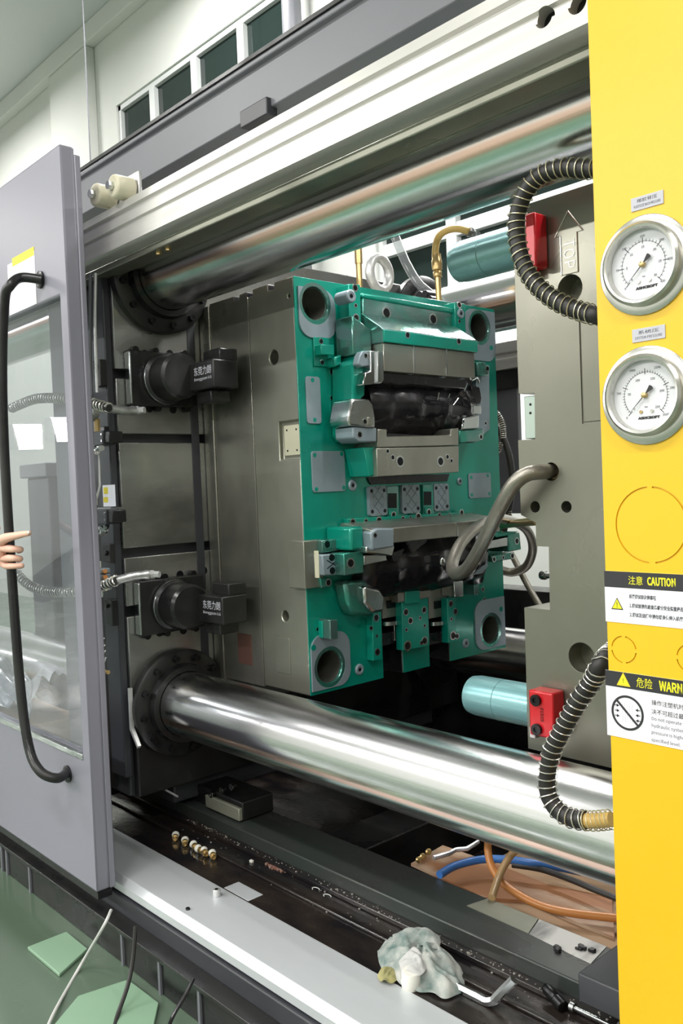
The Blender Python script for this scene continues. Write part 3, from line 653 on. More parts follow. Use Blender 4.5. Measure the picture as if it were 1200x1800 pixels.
# ================================================================== MOVING MOULD HALF
def FX(u, v, h=0.0):
    p = W(u, v, 'X', XF+h); return (p.y, p.z)
ZM0, ZM1 = .664, 1.873; YM2 = 2.517
mh = thing('mould_half', 'teal coated moving mould half with steel sides, clamped on the left platen', 'mould', (XP+.24, 2.06, ZM0))
xa = W(382, 850, 'Y', YM).x; xb = W(449, 850, 'Y', YM).x
MB().box(XP+.002, xa, YM-.006, YM2+.006, ZM0-.015, ZM1-.01).build('clamp_plate', M['steel'], mh, bevel=.003)
sp = MB().box(xa+.001, xb, YM, YM2, ZM0-.004, ZM1-.004).build('spacer_block', M['steel'], mh, bevel=.002)
bp = MB().box(xb+.0025, XF-.004, YM, YM2, ZM0, ZM1).build('cavity_plate', M['steel2'], mh, bevel=.003)
def sidehole(u, v, r): p = W(u, v, 'Y', YM); return (p.x, p.z, r)
hb = MB(); hs = MB()
for (x, z, r) in (sidehole(481, 628, .021), sidehole(501, 1083, .016), sidehole(507, 520, .006)): hb.cyl((x, YM-.02, z), (x, YM+.05, z), r, n=36)
for (x, z, r) in (sidehole(411, 641, .012), sidehole(431, 1080, .010)): hs.cyl((x, YM-.02, z), (x, YM+.04, z), r, n=28)
a = W(489, 742, 'Y', YM); b = W(530, 806, 'Y', YM)
hb.box(a.x, XF+.01, YM-.05, YM+.016, b.z, a.z)
# slots at the foot of the plates and lift notches on top edge
s1a, s1b = FX(671, 1100)[0], FX(706, 1100)[0]; s2a, s2b = FX(753, 1100)[0], FX(789, 1100)[0]
zs = FX(690, 1045)[1]
fs_ = MB().box(XF-.20, XF+.05, s1a, s1b, ZM0-.1, zs).box(XF-.20, XF+.05, s2a, s2b, ZM0-.1, zs)
nm = MB()
for u in (415, 438, 476):
    p = W(u, 510, 'Y', YM); nm.box(p.x-.014, p.x+.014, YM-.1, YM+.035, ZM1-.020, ZM1+.05)
# guide bush bores
bush = [FX(552, 534), FX(841, 576), FX(578, 1172), FX(861, 1107)]
for (y, z) in bush: hb.cyl((XF-.16, y, z), (XF+.06, y, z), .055, n=48)
cut(bp, fs_, M['core']); cut(bp, hb, M['steel2']); cut(sp, hs, M['steel']); cut(bp, nm, M['core']); cut(sp, nm, M['core'])  # slots and notches lined black in place of their inner shade
# recessed gauge plate on the operator side with four screws
MB().box(a.x+.012, XF-.014, YM+.010, YM+.016, b.z+.012, a.z-.012).build('recessed_name_plate', M['plate_y'], mh, bevel=.001)
for x in (a.x+.026, XF-.028):
    for z in (b.z+.026, a.z-.026): MB().cyl((x, YM+.011, z), (x, YM+.009, z), .003, n=10).build('plate_screw', M['bolt'], mh)
for (u0, v0, u1, v1, m_) in ((418, 1112, 444, 1170, 'plaque'), (485, 1118, 512, 1186, 'steel2')):
    a1 = W(u0, v0, 'Y', YM); b1 = W(u1, v1, 'Y', YM); MB().box(a1.x, b1.x, YM-.0025, YM, b1.z, a1.z).build('side_nameplate', M[m_], mh, bevel=.0008)
# teal front plate: outline with the two foot slots, bored for the bushes
fp = [(YM+.0005, ZM1-.0005), (YM2-.0005, ZM1-.0005), (YM2-.0005, ZM0+.0005), (s2b, ZM0+.0005), (s2b, zs), (s2a, zs), (s2a, ZM0+.0005), (s1b, ZM0+.0005), (s1b, zs), (s1a, zs), (s1a, ZM0+.0005), (YM+.0005, ZM0+.0005)]
tp = MB().prism(fp, 'X', XF-.004, XF).build('teal_front_face', M['teal'], mh, bevel=.0015)
hc = MB()
for (y, z) in bush: hc.cyl((XF-.02, y, z), (XF+.02, y, z), .055, n=48)
cut(tp, hc)
def rrect(y0, y1, z0, z1, r, n=5, cor=(1, 1, 1, 1)):
    pts = []
    for k, (cy, cz, a0) in enumerate(((y1-r, z1-r, 0), (y0+r, z1-r, 90), (y0+r, z0+r, 180), (y1-r, z0+r, 270))):
        if not cor[k]:
            pts.append(((y1, z1), (y0, z1), (y0, z0), (y1, z0))[k]); continue
        for i in range(n+1):
            t = math.radians(a0+90*i/n); pts.append((cy+r*math.cos(t), cz+r*math.sin(t)))
    return pts
# grey corner pads with bush ring
ext = .085
pads = [((YM+.012, bush[0][0]+.078, bush[0][1]-.10, ZM1-.028), (1, 0, 1, 1)), ((bush[1][0]-.082, YM2-.004, bush[1][1]-.115, ZM1-.012), (0, 1, 0, 1)),
        ((YM+.004, bush[2][0]+.082, ZM0+.012, bush[2][1]+.10), (1, 1, 0, 1)), ((bush[3][0]-.085, YM2-.006, ZM0+.012, bush[3][1]+.11), (0, 1, 1, 0))]
for k, (pp, cr) in enumerate(pads):
    o = MB().prism(rrect(*pp, .045, 6, cr), 'X', XF-.001, XF+.005).build('corner_pad', M['pad'], mh)
    y, z = bush[k]
    cut(o, MB().cyl((XF-.02, y, z), (XF+.02, y, z), .0605, n=48))
    MB().lathe([(.0605, .004), (.0605, -.01), (.054, -.012), (.050, -.012), (.050, -.14), (.047, -.14), (.047, .0), (.0495, .004)], (XF, y, z), (1, 0, 0), 56).build('guide_bush', M['tealsteel'], mh)
    MB().lathe([(.0472, .0), (.0472, -.10), (.0462, -.10), (.0462, .0)], (XF-.004, y, z), (1, 0, 0), 48).build('bore_liner', M['steel'], mh)
    MB().cyl((XF-.12, y, z), (XF-.11, y, z), .049).build('bore_end', M['hole'], mh)
    for sy, sz in (((1, 1), (-1, -1)) if k in (0, 3) else ((-1, 1), (1, -1))):
        yy = y+sy*.060; z2 = z+sz*.066
        if pp[0]+.008 < yy < pp[1]-.008 and pp[2]+.008 < z2 < pp[3]-.008:
            MB().cyl((XF+.004, yy, z2), (XF+.0056, yy, z2), .009, n=18).build('pad_screw', M['teal'], mh)
# small helper: countersunk hole ring sitting flush on a front level
def hole(u, v, r, h, par, ring=True, m_='bright'):
    y, z = FX(u, v, h)
    if ring: MB().ring((XF+h-.001, y, z), (1, 0, 0), r*1.28, r*.9, .0018, 22).build('hole_chamfer', M[m_], par)
    MB().cyl((XF+h-.001, y, z), (XF+h+.0008, y, z), r*.92, n=20).build('bolt_hole', M['hole'], par)
def raised(name, pts, h0, h1, m_, par=mh, bevel=.002, ref=None, label=None):
    """block whose front outline is given on the photo; it stands from level h0 to h1 above the parting face"""
    q = [FX(u, v, h1 if ref is None else ref) for u, v in pts]
    return MB().prism(q, 'X', XF+h0, XF+h1).build(name, M[m_], par, bevel=bevel, label=label)
# flat wear plates on the teal face
for pts, scr in (([(537, 661), (562, 659), (566, 745), (541, 746)], ((549, 668), (553, 738))),
                 ([(547, 793), (605, 790), (609, 863), (551, 868)], ((553, 800), (600, 798), (556, 860), (604, 857))),
                 ([(823, 832), (862, 830), (865, 874), (826, 877)], ((828, 839), (857, 836), (829, 870), (860, 868)))):
    q = [FX(u, v, .004) for u, v in pts]
    MB().prism(rrect(q[0][0], q[1][0], q[2][1], q[0][1], .010), 'X', XF, XF+.004).build('wear_plate', M['pad'], mh, bevel=.0008)
    for u, v in scr:
        y, z = FX(u, v, .004); MB().cyl((XF+.003, y, z), (XF+.0046, y, z), .0065, n=16).build('plate_screw', M['teal'], mh)
# --- upper mechanism
raised('top_beam', [(637, 521), (798, 550), (798, 590), (637, 590)], 0, .04, 'tealsteel', bevel=.004)
raised('top_beam_cap', [(637, 514), (798, 541), (798, 552), (637, 524)], 0, .044, 'teal', bevel=.006)
for u, v in ((679, 550), (761, 561)): hole(u, v, .015, .040, mh)
raised('left_pillar', [(612, 499), (633, 500), (636, 619), (615, 616)], 0, .052, 'teal')
raised('right_pillar', [(799, 531), (817, 534), (819, 586), (800, 584)], 0, .052, 'teal')
for v, r in ((506, .009), (537, .005), (559, .010), (581, .005), (608, .010)): hole(624+(v-506)*.03, v, r, .052, mh)
for v, r in ((536, .009), (553, .0), (565, .005), (582, .006)):
    if r: hole(807, v, r, .052, mh)
for (u, v, h, r, l) in ((618, 520, .035, .019, .055), (811, 551, .050, .016, .008), (621, 853, .0, .017, .006), (633, 1177, .0, .017, .006), (820, 1131, .0, .016, .006), (809, 846, .0, .013, .006)):
    y, z = FX(u, v, h+l)
    o = MB().lathe([(0, 0), (r, 0), (r, l-.003), (r-.003, l), (r*.55, l), (r*.5, l-.002), (0, l-.002)], (XF+h, y, z), (1, 0, 0), 28).build('locating_button', M['pad'], mh)
    MB().cyl((XF+h+l-.003, y, z), (XF+h+l-.0012, y, z), r*.35, n=6).build('button_socket', M['hole'], mh)
# hood: sloped top block
h1 = .135
y0, za = FX(673, 573, h1); y1_, zb_ = FX(838, 597, h1)
zt_h = (za+zb_)/2; _, zl = FX(675, 602, h1); _, zl2 = FX(838, 619, h1); zlow = (zl+zl2)/2
_, zs1 = FX(675, 647, h1); _, zs2 = FX(834, 668, h1); zsb = (zs1+zs2)/2
MB().prism([(XF+.03, zt_h+.052), (XF+.045, zt_h+.055), (XF+h1-.012, zt_h+.004), (XF+h1, zt_h-.006), (XF+h1, zlow), (XF+.03, zlow)], 'Y', y0, y1_).build('hood_block', M['tealsteel'], mh, bevel=.003)
MB().box(XF+h1-.004, XF+h1+.003, y0+.0, y1_, zlow+.0, zt_h-.008).build('hood_front_strip', M['teal'], mh, bevel=.002)
MB().box(XF+.02, XF+h1-.008, y0+.006, y1_-.006, zsb, zlow).build('core_front_wall', M['steel'], mh, bevel=.002)
for u in (731, 788):
    p = FX(u, 640, h1); MB().box(XF+h1-.009, XF+h1-.006, p[0]-.0022, p[0]+.0022, zsb+.004, zlow).build('wall_seam', M['bright'], mh)
for u, v in ((716, 589), (806, 600)): hole(u, v, .0085, h1+.003, mh)
MB().prism([(y0-.075, zt_h+.035), (y0, zt_h+.0), (y0, zlow-.035), (y0-.075, zlow-.035)], 'X', XF+.01, XF+.085).build('hood_side_cheek', M['tealsteel'], mh, bevel=.004)
# black core under the hood: a glossy ribbed trough
yc0, zc = FX(650, 700, .06); yc1, _ = FX(838, 720, .06); zc_top = zsb+.004; _, zc_bot = FX(720, 764, .06)
MB().box(XF+.001, XF+.03, yc0-.01, yc1+.02, zc_bot-.01, zc_top+.02).build('core_back', M['core'], mh)
rings = []
n = 18
for k in range(25):
    t = k/24; y = yc0+(yc1-yc0)*t; wob = .006*math.sin(t*23)+.004*math.sin(t*51+1)
    e = .035+.030*math.sin(math.pi*t)**.6+wob
    rings.append([(XF+.02, y, zc_top)]+[(XF+.025+e*math.sin(math.pi*j/n)**.8, y, zc_top+(zc_bot-zc_top)*(j/n)+.003*math.sin(j*2.1+t*9)) for j in range(n+1)]+[(XF+.02, y, zc_bot)])
MB().loft(rings).build('black_core', M['core'], mh)
MB().prism([(XF+.03, zsb+.002), (XF+.10, zsb+.002), (XF+.09, zsb-.03), (XF+.05, zsb-.045), (XF+.03, zsb-.045)], 'Y', y0+.01, y1_-.01).build('core_rib', M['core'], mh, bevel=.004)
for u, v in ((687, 651), (721, 656), (777, 662), (811, 665)):
    y, z = FX(u, v, .105); MB().box(XF+.095, XF+.112, y-.010, y+.010, z-.004, z+.003).build('ejector_tip', M['pad'], mh, bevel=.001)
for (u0, v0, u1, v1) in ((772, 690, 769, 704), (791, 692, 786, 706), (822, 673, 816, 688), (806, 700, 797, 712)):
    a_ = FX(u0, v0, .09); b_ = FX(u1, v1, .09); MB().cyl((XF+.088, *a_), (XF+.088, *b_), .0016, n=8).build('core_highlight_edge', M['bright'], mh)
MB().tube(smooth_path([(XF+.12, *FX(823, 660, .12)), (XF+.13, *FX(829, 668, .13)), (XF+.12, *FX(838, 664, .12)), (XF+.1, *FX(842, 672, .1))], 5), .0032, 8).build('bent_edge_rib', M['bright'], mh)
# left cheek: long curved teal arm ending in machined steel heads
yL0, _ = FX(634, 630, .10); yL1, _ = FX(655, 630, .10)
cheek = [FX(u, v, .10) for u, v in ((634, 622), (640, 616), (652, 616), (655, 640), (641, 646), (641, 690), (630, 702), (630, 735), (622, 740), (622, 775), (632, 776), (632, 790))]
raised('left_arm', [(632, 622), (640, 616), (652, 617), (652, 640), (642, 650), (642, 695), (632, 705), (655, 710), (655, 776), (628, 776), (620, 765), (620, 640)], 0, .094, 'teal', bevel=.006)
raised('left_arm_head', [(632, 625), (637, 617), (650, 616), (651, 642), (636, 645), (629, 640)], .09, .115, 'pad', bevel=.003)
raised('steel_head', [(650, 616), (674, 617), (675, 668), (670, 674), (638, 677), (642, 655), (651, 652)], .06, .125, 'bright', bevel=.003)
raised('steel_head_rib', [(664, 618), (669, 618), (669, 672), (664, 672)], .12, .133, 'bright', bevel=.001)
raised('lower_steel_lobe', [(617, 706), (621, 700), (648, 701), (656, 710), (660, 735), (660, 752), (615, 748), (612, 738)], .03, .115, 'bright', bevel=.006)
raised('lower_steel_foot', [(620, 750), (662, 752), (662, 777), (630, 777), (621, 769)], .03, .108, 'pad', bevel=.004)
raised('lobe_slot', [(646, 733), (653, 733), (654, 748), (646, 748)], .10, .118, 'steel', bevel=.002)
for (u, v, r, h) in ((643, 625, .006, .115), (632, 764, .008, .108), (641, 741, .007, .115), (647, 764, .0, 0)):
    if r: hole(u, v, r, h, mh)
# side latch block on the teal face, left
raised('latch_seat', [(551, 592), (578, 594), (580, 645), (553, 643)], 0, .006, 'teal', bevel=.001)
raised('latch_block', [(564, 605), (587, 606), (588, 624), (565, 623)], .0, .035, 'teal', bevel=.002)
for (u, v, r, h) in ((564, 600, .007, .006), (566, 637, .007, .006), (583, 700, .007, .0), (585, 740, .007, 0), (583, 654, .008, .0)): hole(u, v, r, h, mh)
raised('round_post', [(588, 628), (600, 623), (600, 640), (590, 645)], 0, .04, 'teal', bevel=.004)
# right cheek
raised('right_arm', [(836, 640), (860, 642), (861, 755), (842, 770), (838, 770), (838, 700)], 0, .02, 'pad', bevel=.003)
raised('right_arm_head', [(838, 636), (852, 636), (859, 645), (859, 661), (840, 661)], 0, .05, 'tealsteel', bevel=.005)
raised('right_steel_lobe', [(828, 712), (846, 712), (846, 728), (828, 728)], .0, .07, 'bright', bevel=.003)
raised('right_steel_step', [(814, 735), (842, 728), (842, 752), (812, 756)], .0, .085, 'bright', bevel=.004)
raised('right_socket', [(828, 677), (843, 680), (847, 700), (845, 710), (830, 710)], 0, .055, 'core', bevel=.004)
raised('right_foot', [(808, 755), (850, 753), (850, 772), (836, 778), (808, 780)], 0, .075, 'tealsteel', bevel=.005)
for (u, v, r, h) in ((856, 648, .008, .05), (845, 768, .008, .075), (814, 741, .005, .085), (853, 744, .006, .02)): hole(u, v, r, h, mh)
# sill under the cavity and the bored bar below it
raised('cavity_sill', [(664, 754), (680, 754), (680, 767), (792, 765), (792, 754), (806, 752), (806, 783), (664, 787)], 0, .105, 'steel', bevel=.003)
raised('bored_bar', [(662, 788), (806, 784), (806, 830), (664, 838)], 0, .108, 'steel', bevel=.002)
raised('sill_arm', [(640, 786), (663, 786), (664, 835), (650, 838)], 0, .09, 'teal', bevel=.004)
for (u, v, r) in ((681, 793, .006), (690, 804, .007), (703, 811, .014), (774, 811, .013), (786, 803, .007), (793, 810, .006)): hole(u, v, r, .108, mh)
raised('dark_recess', [(645, 838), (790, 833), (786, 846), (652, 852)], 0, .006, 'core', bevel=.001)
# three crossed-groove wear plates and the windows between
for pts in ([(648, 856), (679, 853), (681, 904), (650, 909)], [(706, 853), (737, 851), (738, 900), (708, 904)], [(762, 851), (788, 849), (790, 896), (764, 900)]):
    h = .012; q = [FX(u, v, h) for u, v in pts]; ya, yb, zh, zo = q[0][0], q[1][0], (q[0][1]+q[1][1])/2, (q[2][1]+q[3][1])/2
    o = MB().prism(rrect(ya, yb, zo, zh, .008), 'X', XF, XF+h).build('grooved_wear_plate', M['pad'], mh, bevel=.0008)
    gm = MB(); L = yb-ya
    for s in (-1, 1):
        for k in (-.7, 0, .7):
            cy = (ya+yb)/2; cz = (zh+zo)/2+k*L*.62; hh = L*.30
            gm.prism([(cy-hh, cz-s*hh-.0016), (cy+hh, cz+s*hh-.0016), (cy+hh, cz+s*hh+.0016), (cy-hh, cz-s*hh+.0016)], 'X', XF+h-.002, XF+h+.003)
    gq = MB()
    cut(o, MB().add(gm.v[:24], gm.f[:18])); cut(o, MB().add([v for v in gm.v[24:]], [tuple(i-24 for i in f) for f in gm.f[18:]]))
    for sy in (ya+.011, yb-.011):
        for sz in (zo+.014, zh-.014): MB().cyl((XF+h-.001, sy, sz), (XF+h+.0008, sy, sz), .006, n=14).build('plate_screw', M['hole'], mh)
for (x0, x1_, v0, v1) in ((682, 697, 867, 893), (745, 758, 864, 888)):
    raised('slot_frame', [(x0-2, v0-12), (x1_+3, v0-13), (x1_+5, v1+28), (x0, v1+30)], 0, .010, 'tealsteel', bevel=.001)
    raised('slot_pocket', [(x0, v0), (x1_, v0), (x1_, v1), (x0, v1)], .0095, .011, 'hole', bevel=0)
    raised('slot_plate', [(x0+2, v1+4), (x1_+2, v1+3), (x1_+3, v1+22), (x0+4, v1+23)], .01, .015, 'teal', bevel=.003)
    hole((x0+x1_)/2+2, v1+12, .0085, .015, mh)
raised('ledge_strip', [(610, 912), (815, 900), (816, 914), (612, 926)], 0, .02, 'teal', bevel=.002)
for (u, v, r) in ((620, 918, .009), (643, 916, .006), (666, 915, .010), (708, 911, .006), (721, 909, .004), (735, 908, .010), (772, 906, .007), (790, 904, .004), (811, 901, .009)): hole(u, v, r, .02, mh)
# --- lower core
h2 = .14
yl0, z0a = FX(652, 930, h2); yl1, z0b = FX(878, 912, h2); ztp = (z0a+z0b)/2; _, z1a = FX(700, 955, h2); _, z1b = FX(870, 935, h2); zbt = (z1a+z1b)/2
MB().prism([(XF, ztp+.0), (XF+.01, ztp+.018), (XF+.03, ztp+.018), (XF+h2, ztp), (XF+h2, zbt), (XF, zbt)], 'Y', yl0, yl1).build('lower_hood', M['steel'], mh, bevel=.003)
MB().box(XF+.0, XF+h2-.03, yl0-.052, yl0, zbt-.012, ztp+.01).build('lower_hood_cheek', M['teal'], mh, bevel=.008)
raised('hood_corner_cap', [(652, 935), (662, 928), (693, 928), (693, 962), (655, 968)], .10, h2+.004, 'pad', bevel=.006)
p = FX(803, 930, h2); MB().box(XF+h2, XF+h2+.003, p[0]-.002, p[0]+.002, zbt, ztp).build('wall_seam', M['bright'], mh)
hole(659, 941, .006, h2+.004, mh)
yk0, zk0 = FX(640, 970, .06); yk1, _ = FX(862, 980, .06); _, zk1 = FX(740, 1045, .06)
rings = []
for k in range(29):
    t = k/28; y = yk0+(yk1-yk0)*t; e = .03+.05*math.sin(math.pi*t)**.5+.007*math.sin(t*17)+.005*math.sin(t*41)
    rings.append([(XF+.0, y, zbt+.004)]+[(XF+.02+e*math.sin(math.pi*(.15+.85*j/n))**.7, y, zbt+(zk1-zbt)*(j/n)+.004*math.sin(j*1.7+t*12)) for j in range(n+1)]+[(XF+.0, y, zk1)])
MB().loft(rings).build('black_core', M['core'], mh)
for i, (u, v, w2, hh) in enumerate(((735, 955, 22, 26), (700, 975, 12, 20), (760, 990, 8, 16))):
    raised('core_facet', [(u-w2, v-hh*.2), (u+w2, v-hh*.6), (u+w2*.6, v), (u-w2*.5, v+hh*.7)], .07, .105-.004*i, 'core', bevel=.003)
MB().ball((XF+.11, *FX(777, 987, .11)), .014, 10, (.6, .8, 1.1)).build('core_boss', M['bright'], mh)
# left slide assembly: steel bracket, crossed plate and block
MB().box(XF-.052, XF+.022, YM-.022, FX(567, 1000, .022)[0], FX(548, 1034, .022)[1], FX(548, 950, .022)[1]).build('slide_bracket', M['steel2'], mh, bevel=.002)
a = W(553, 968, 'Y', YM-.022); b = W(560, 1016, 'Y', YM-.022)
MB().box(a.x-.002, b.x+.004, YM-.024, YM-.021, b.z, a.z).build('bracket_slot', M['plate_y'], mh, bevel=.001)
raised('slide_top_plate', [(566, 950), (629, 944), (630, 963), (567, 972)], 0, .045, 'tealsteel', bevel=.002)
for (u, v, r) in ((575, 957, .011), (598, 955, .006), (622, 952, .009)): hole(u, v, r, .045, mh)
raised('crossed_plate', [(566, 975), (598, 973), (601, 1010), (570, 1012)], 0, .060, 'label' if False else 'pad', bevel=.004)
for s in (1, -1):
    y, z = FX(585, 991, .0605); w3, h3 = .022, .012*s
    MB().prism([(y-w3, z-h3-.0012), (y+w3, z+h3-.0012), (y+w3, z+h3+.0012), (y-w3, z-h3+.0012)], 'X', XF+.059, XF+.0612).build('cross_groove', M['hole'], mh)
for u, v in ((583, 980), (584, 1003)):
    y, z = FX(u, v, .0605); MB().cyl((XF+.058, y, z), (XF+.0614, y, z), .010, n=20).build('plate_screw', M['hole'], mh)
raised('slide_block', [(604, 973), (638, 967), (639, 1007), (606, 1012)], .0, .10, 'tealsteel', bevel=.003)
hole(616, 990, .012, .10, mh)
raised('slide_arm', [(640, 976), (678, 974), (680, 985), (640, 994)], .0, .105, 'bright', bevel=.002)
raised('slide_lower_ear', [(563, 1016), (580, 1016), (582, 1030), (565, 1034)], 0, .03, 'tealsteel', bevel=.002)
hole(577, 1024, .009, .03, mh)
raised('steel_cap', [(644, 960), (680, 960), (686, 940), (694, 962), (690, 978), (644, 972)], .06, .13, 'bright', bevel=.004)
# right slide assembly
raised('slide_block', [(893, 938), (913, 936), (916, 966), (894, 970)], .0, .085, 'tealsteel', bevel=.003)
raised('slide_cap', [(868, 940), (892, 935), (912, 934), (893, 941), (872, 945)], .0, .087, 'teal', bevel=.002)
hole(908, 951, .010, .085, mh)
raised('slide_arm', [(853, 952), (892, 944), (892, 960), (856, 965)], .0, .083, 'bright', bevel=.002)
raised('slide_top_plate', [(862, 977), (903, 970), (904, 982), (866, 988)], 0, .04, 'tealsteel', bevel=.002)
for (u, v, r) in ((868, 983, .008), (884, 980, .006), (900, 977, .009)): hole(u, v, r, .04, mh)
raised('engraved_block', [(825, 985), (856, 982), (858, 995), (848, 1008), (826, 1012)], .0, .07, 'pad', bevel=.003)
raised('engraved_block', [(828, 962), (856, 958), (857, 980), (829, 984)], .0, .068, 'pad', bevel=.003)
# lower lobes and feet
raised('lower_lobe', [(606, 1022), (655, 1018), (662, 1050), (668, 1070), (650, 1086), (622, 1082), (612, 1060)], 0, .055, 'tealsteel', bevel=.012)
raised('lobe_cap', [(640, 1030), (668, 1036), (676, 1050), (674, 1075), (655, 1078), (642, 1060)], .03, .075, 'bright', bevel=.008)
raised('left_foot_plate', [(655, 1078), (670, 1076), (672, 1160), (656, 1162)], 0, .03, 'teal', bevel=.002)
for (u, v, r) in ((661, 1086, .010), (652, 1104, .006), (662, 1118, .004), (663, 1146, .009)): hole(u, v, r, .03, mh)
raised('middle_foot_plate', [(706, 1052), (752, 1046), (755, 1136), (708, 1144)], 0, .03, 'teal', bevel=.002)
raised('middle_steel_top', [(700, 1040), (757, 1032), (757, 1050), (700, 1060)], 0, .034, 'steel', bevel=.002)
raised('middle_teal_pad', [(713, 1038), (738, 1036), (738, 1060), (713, 1062)], 0, .038, 'teal', bevel=.002)
for (u, v, r) in ((713, 1076, .009), (721, 1091, .009), (714, 1107, .005), (716, 1135, .013), (745, 1072, .009), (738, 1086, .005), (746, 1100, .005), (746, 1126, .011), (740, 1130, .006)): hole(u, v, r, .03, mh)
raised('right_foot_plate', [(786, 1052), (800, 1050), (802, 1128), (788, 1131)], 0, .03, 'teal', bevel=.002)
for (u, v, r) in ((792, 1061, .009), (800, 1075, .009), (793, 1088, .005), (796, 1117, .012), (803, 1118, .008)): hole(u, v, r, .03, mh)
raised('guide_post', [(798, 1022), (814, 1020), (815, 1048), (800, 1050)], 0, .06, 'bright', bevel=.003)
raised('stop_block', [(833, 1028), (842, 1027), (842, 1045), (834, 1046)], 0, .045, 'tealsteel', bevel=.002)
raised('stop_seat', [(842, 1030), (852, 1028), (853, 1042), (843, 1043)], 0, .02, 'teal', bevel=.002)
hole(848, 1036, .006, .02, mh); hole(851, 1055, .008, .0, mh); hole(558, 1106, .006, .0, mh)
raised('stop_block', [(580, 1090), (593, 1089), (594, 1123), (581, 1124)], 0, .05, 'tealsteel', bevel=.002)
raised('stop_seat', [(566, 1092), (580, 1091), (581, 1120), (567, 1122)], 0, .02, 'teal', bevel=.002)
# mechanism inside the foot slots
for (ya, yb, um) in ((s1a, s1b, 688), (s2a, s2b, 770)):
    MB().box(XF-.20, XF-.16, ya, yb, ZM0, zs).build('slot_back', M['hole'], mh)
    _, zq0 = FX(um, 1050); _, zq1 = FX(um, 1085); _, zq2 = FX(um, 1098); _, zq3 = FX(um, 1112)
    MB().box(XF-.06, XF+.0, ya+.004, yb-.004, zq1, zq0+.04).build('slot_slide', M['steel'], mh, bevel=.002)
    MB().box(XF-.001, XF+.003, (ya+yb)/2-.02, (ya+yb)/2+.02, zq1+.03, zq1+.055).build('slot_pocket', M['hole'], mh)
    MB().cyl((XF-.02, (ya+yb)/2, zq2), (XF-.02, (ya+yb)/2, zq2+.012), .038, n=28).build('steel_disc', M['bright'], mh)
    MB().box(XF-.05, XF-.01, ya+.01, yb-.014, zq3-.04, zq3).build('slot_clamp', M['core'], mh, bevel=.003)
    MB().box(XF-.012, XF-.004, yb-.03, yb-.018, zq3-.03, zq3+.03).build('slot_bar', M['bright'], mh, bevel=.002)
# ================================================================== FIXED MOULD HALF (right)
fh = thing('mould_half', 'bare steel fixed mould half with TOP arrow and stepped left edge, beside the yellow panel', 'mould', (-.9, 2.0, .66))
def PX(u, v, y=YM): p = W(u, v, 'Y', y); return (p.x, p.z)
pts = [(905, 365), (1100, 308), (1110, 1362), (928, 1318), (921, 1068), (966, 1072), (964, 961), (942, 960), (941, 919), (915, 905), (910, 774), (940, 772), (939, 691), (906, 693)]
q = [PX(u, v) for u, v in pts]
q[0] = (q[0][0], 1.863); q[1] = (-.55, 1.863); q[2] = (-.55, .662); q[3] = (q[3][0], .662)
xx = (q[0][0]+q[13][0])/2; q[0] = (xx, q[0][1]); q[13] = (xx, q[13][1])
ob = MB().prism(q, 'Y', YM, 2.517).build('fixed_plate', M['fixst'], fh, bevel=.003)
hc = MB()
for (u, v, r, dp) in ((968, 829, .0195, .06), (940, 891, .0125, .05), (995, 891, .0125, .05), (1022, 1156, .032, .05), (1001, 508, .030, .05)):
    x, z = PX(u, v); hc.cyl((x, YM-.02, z), (x, YM+dp, z), r, n=36)
a = PX(1017, 560); b = PX(1060, 742)
hc.prism([(a[0], a[1]), (a[0], b[1]), (-.60, b[1]), (-.60, b[1]+.004), (a[0]+.004, b[1]+.004), (a[0]+.004, a[1])], 'Y', YM-.02, YM+.003)
cut(ob, hc)
MB().box(q[12][0]-.034, q[12][0]+.0, YM+.008, 2.50, q[11][1]+.002, q[12][1]-.004).build('inset_slide', M['paleteal'], fh, bevel=.002)
for u, v in ((932, 711), (932, 726)):
    x, z = PX(u, v, YM+.008); MB().cyl((x, YM+.009, z), (x, YM+.0072, z), .003, n=12).build('plate_screw', M['hole'], fh)
# engraved TOP arrow (thin raised weld-like line)
ax_, az_ = PX(996, 372)
pp = [PX(u, v) for u, v in ((998, 371), (1022, 407), (1010, 412), (1010, 482), (989, 484), (988, 417), (979, 419))]
pc = PX(998, 371); xm = pc[0]
aw = .055; bw = .020; zt0 = pc[1]; zt1 = PX(998, 412)[1]; zt2 = PX(998, 482)[1]
out = [(xm, zt0), (xm+aw*.62, zt1), (xm+bw, zt1), (xm+bw, zt2), (xm-bw, zt2), (xm-bw, zt1), (xm-aw*.62, zt1), (xm, zt0)]
MB().tube([(x, YM-.0002, z) for x, z in out], .0018, 6).build('arrow_outline', M['steel'], fh)
text('TOP', M['steel'], (xm, YM-.0006, (zt1+zt2)/2), (0, 0, -1), (1, 0, 0), .026, fh, depth=.0006, bold=-.0002, width=(zt1-zt2)*.72)
# guide pins of the fixed half
for k, (u, v) in enumerate(((812, 455), (838, 1222))):
    yy, z = bush[0 if k == 0 else 2]; x0 = W(u, v, 'Y', yy).x
    z = (1.74, .775)[k] if False else z
    g_ = MB().lathe([(0, 0), (.030, 0), (.046, .010), (.0495, .03), (.0495, .10), (.0482, .101), (.0482, .104), (.0495, .105), (.0495, .205), (.0482, .206), (.0482, .209), (.0495, .210), (.0495, .305), (.0482, .306), (.0482, .309), (.0495, .31), (.0495, .42)],
                    (x0-.02, yy, z), (1, 0, 0), 64).build('guide_pin', M['pin'], fh)
    print('pin', k, x0, yy, z)
for k, yy in enumerate((bush[1][0], bush[3][0])):
    z = (bush[1][1], bush[3][1])[k]; MB().lathe([(0, 0), (.03, 0), (.046, .01), (.0495, .03), (.0495, .30)], (-1.36, yy, z), (1, 0, 0), 48).build('guide_pin', M['pin'], fh)
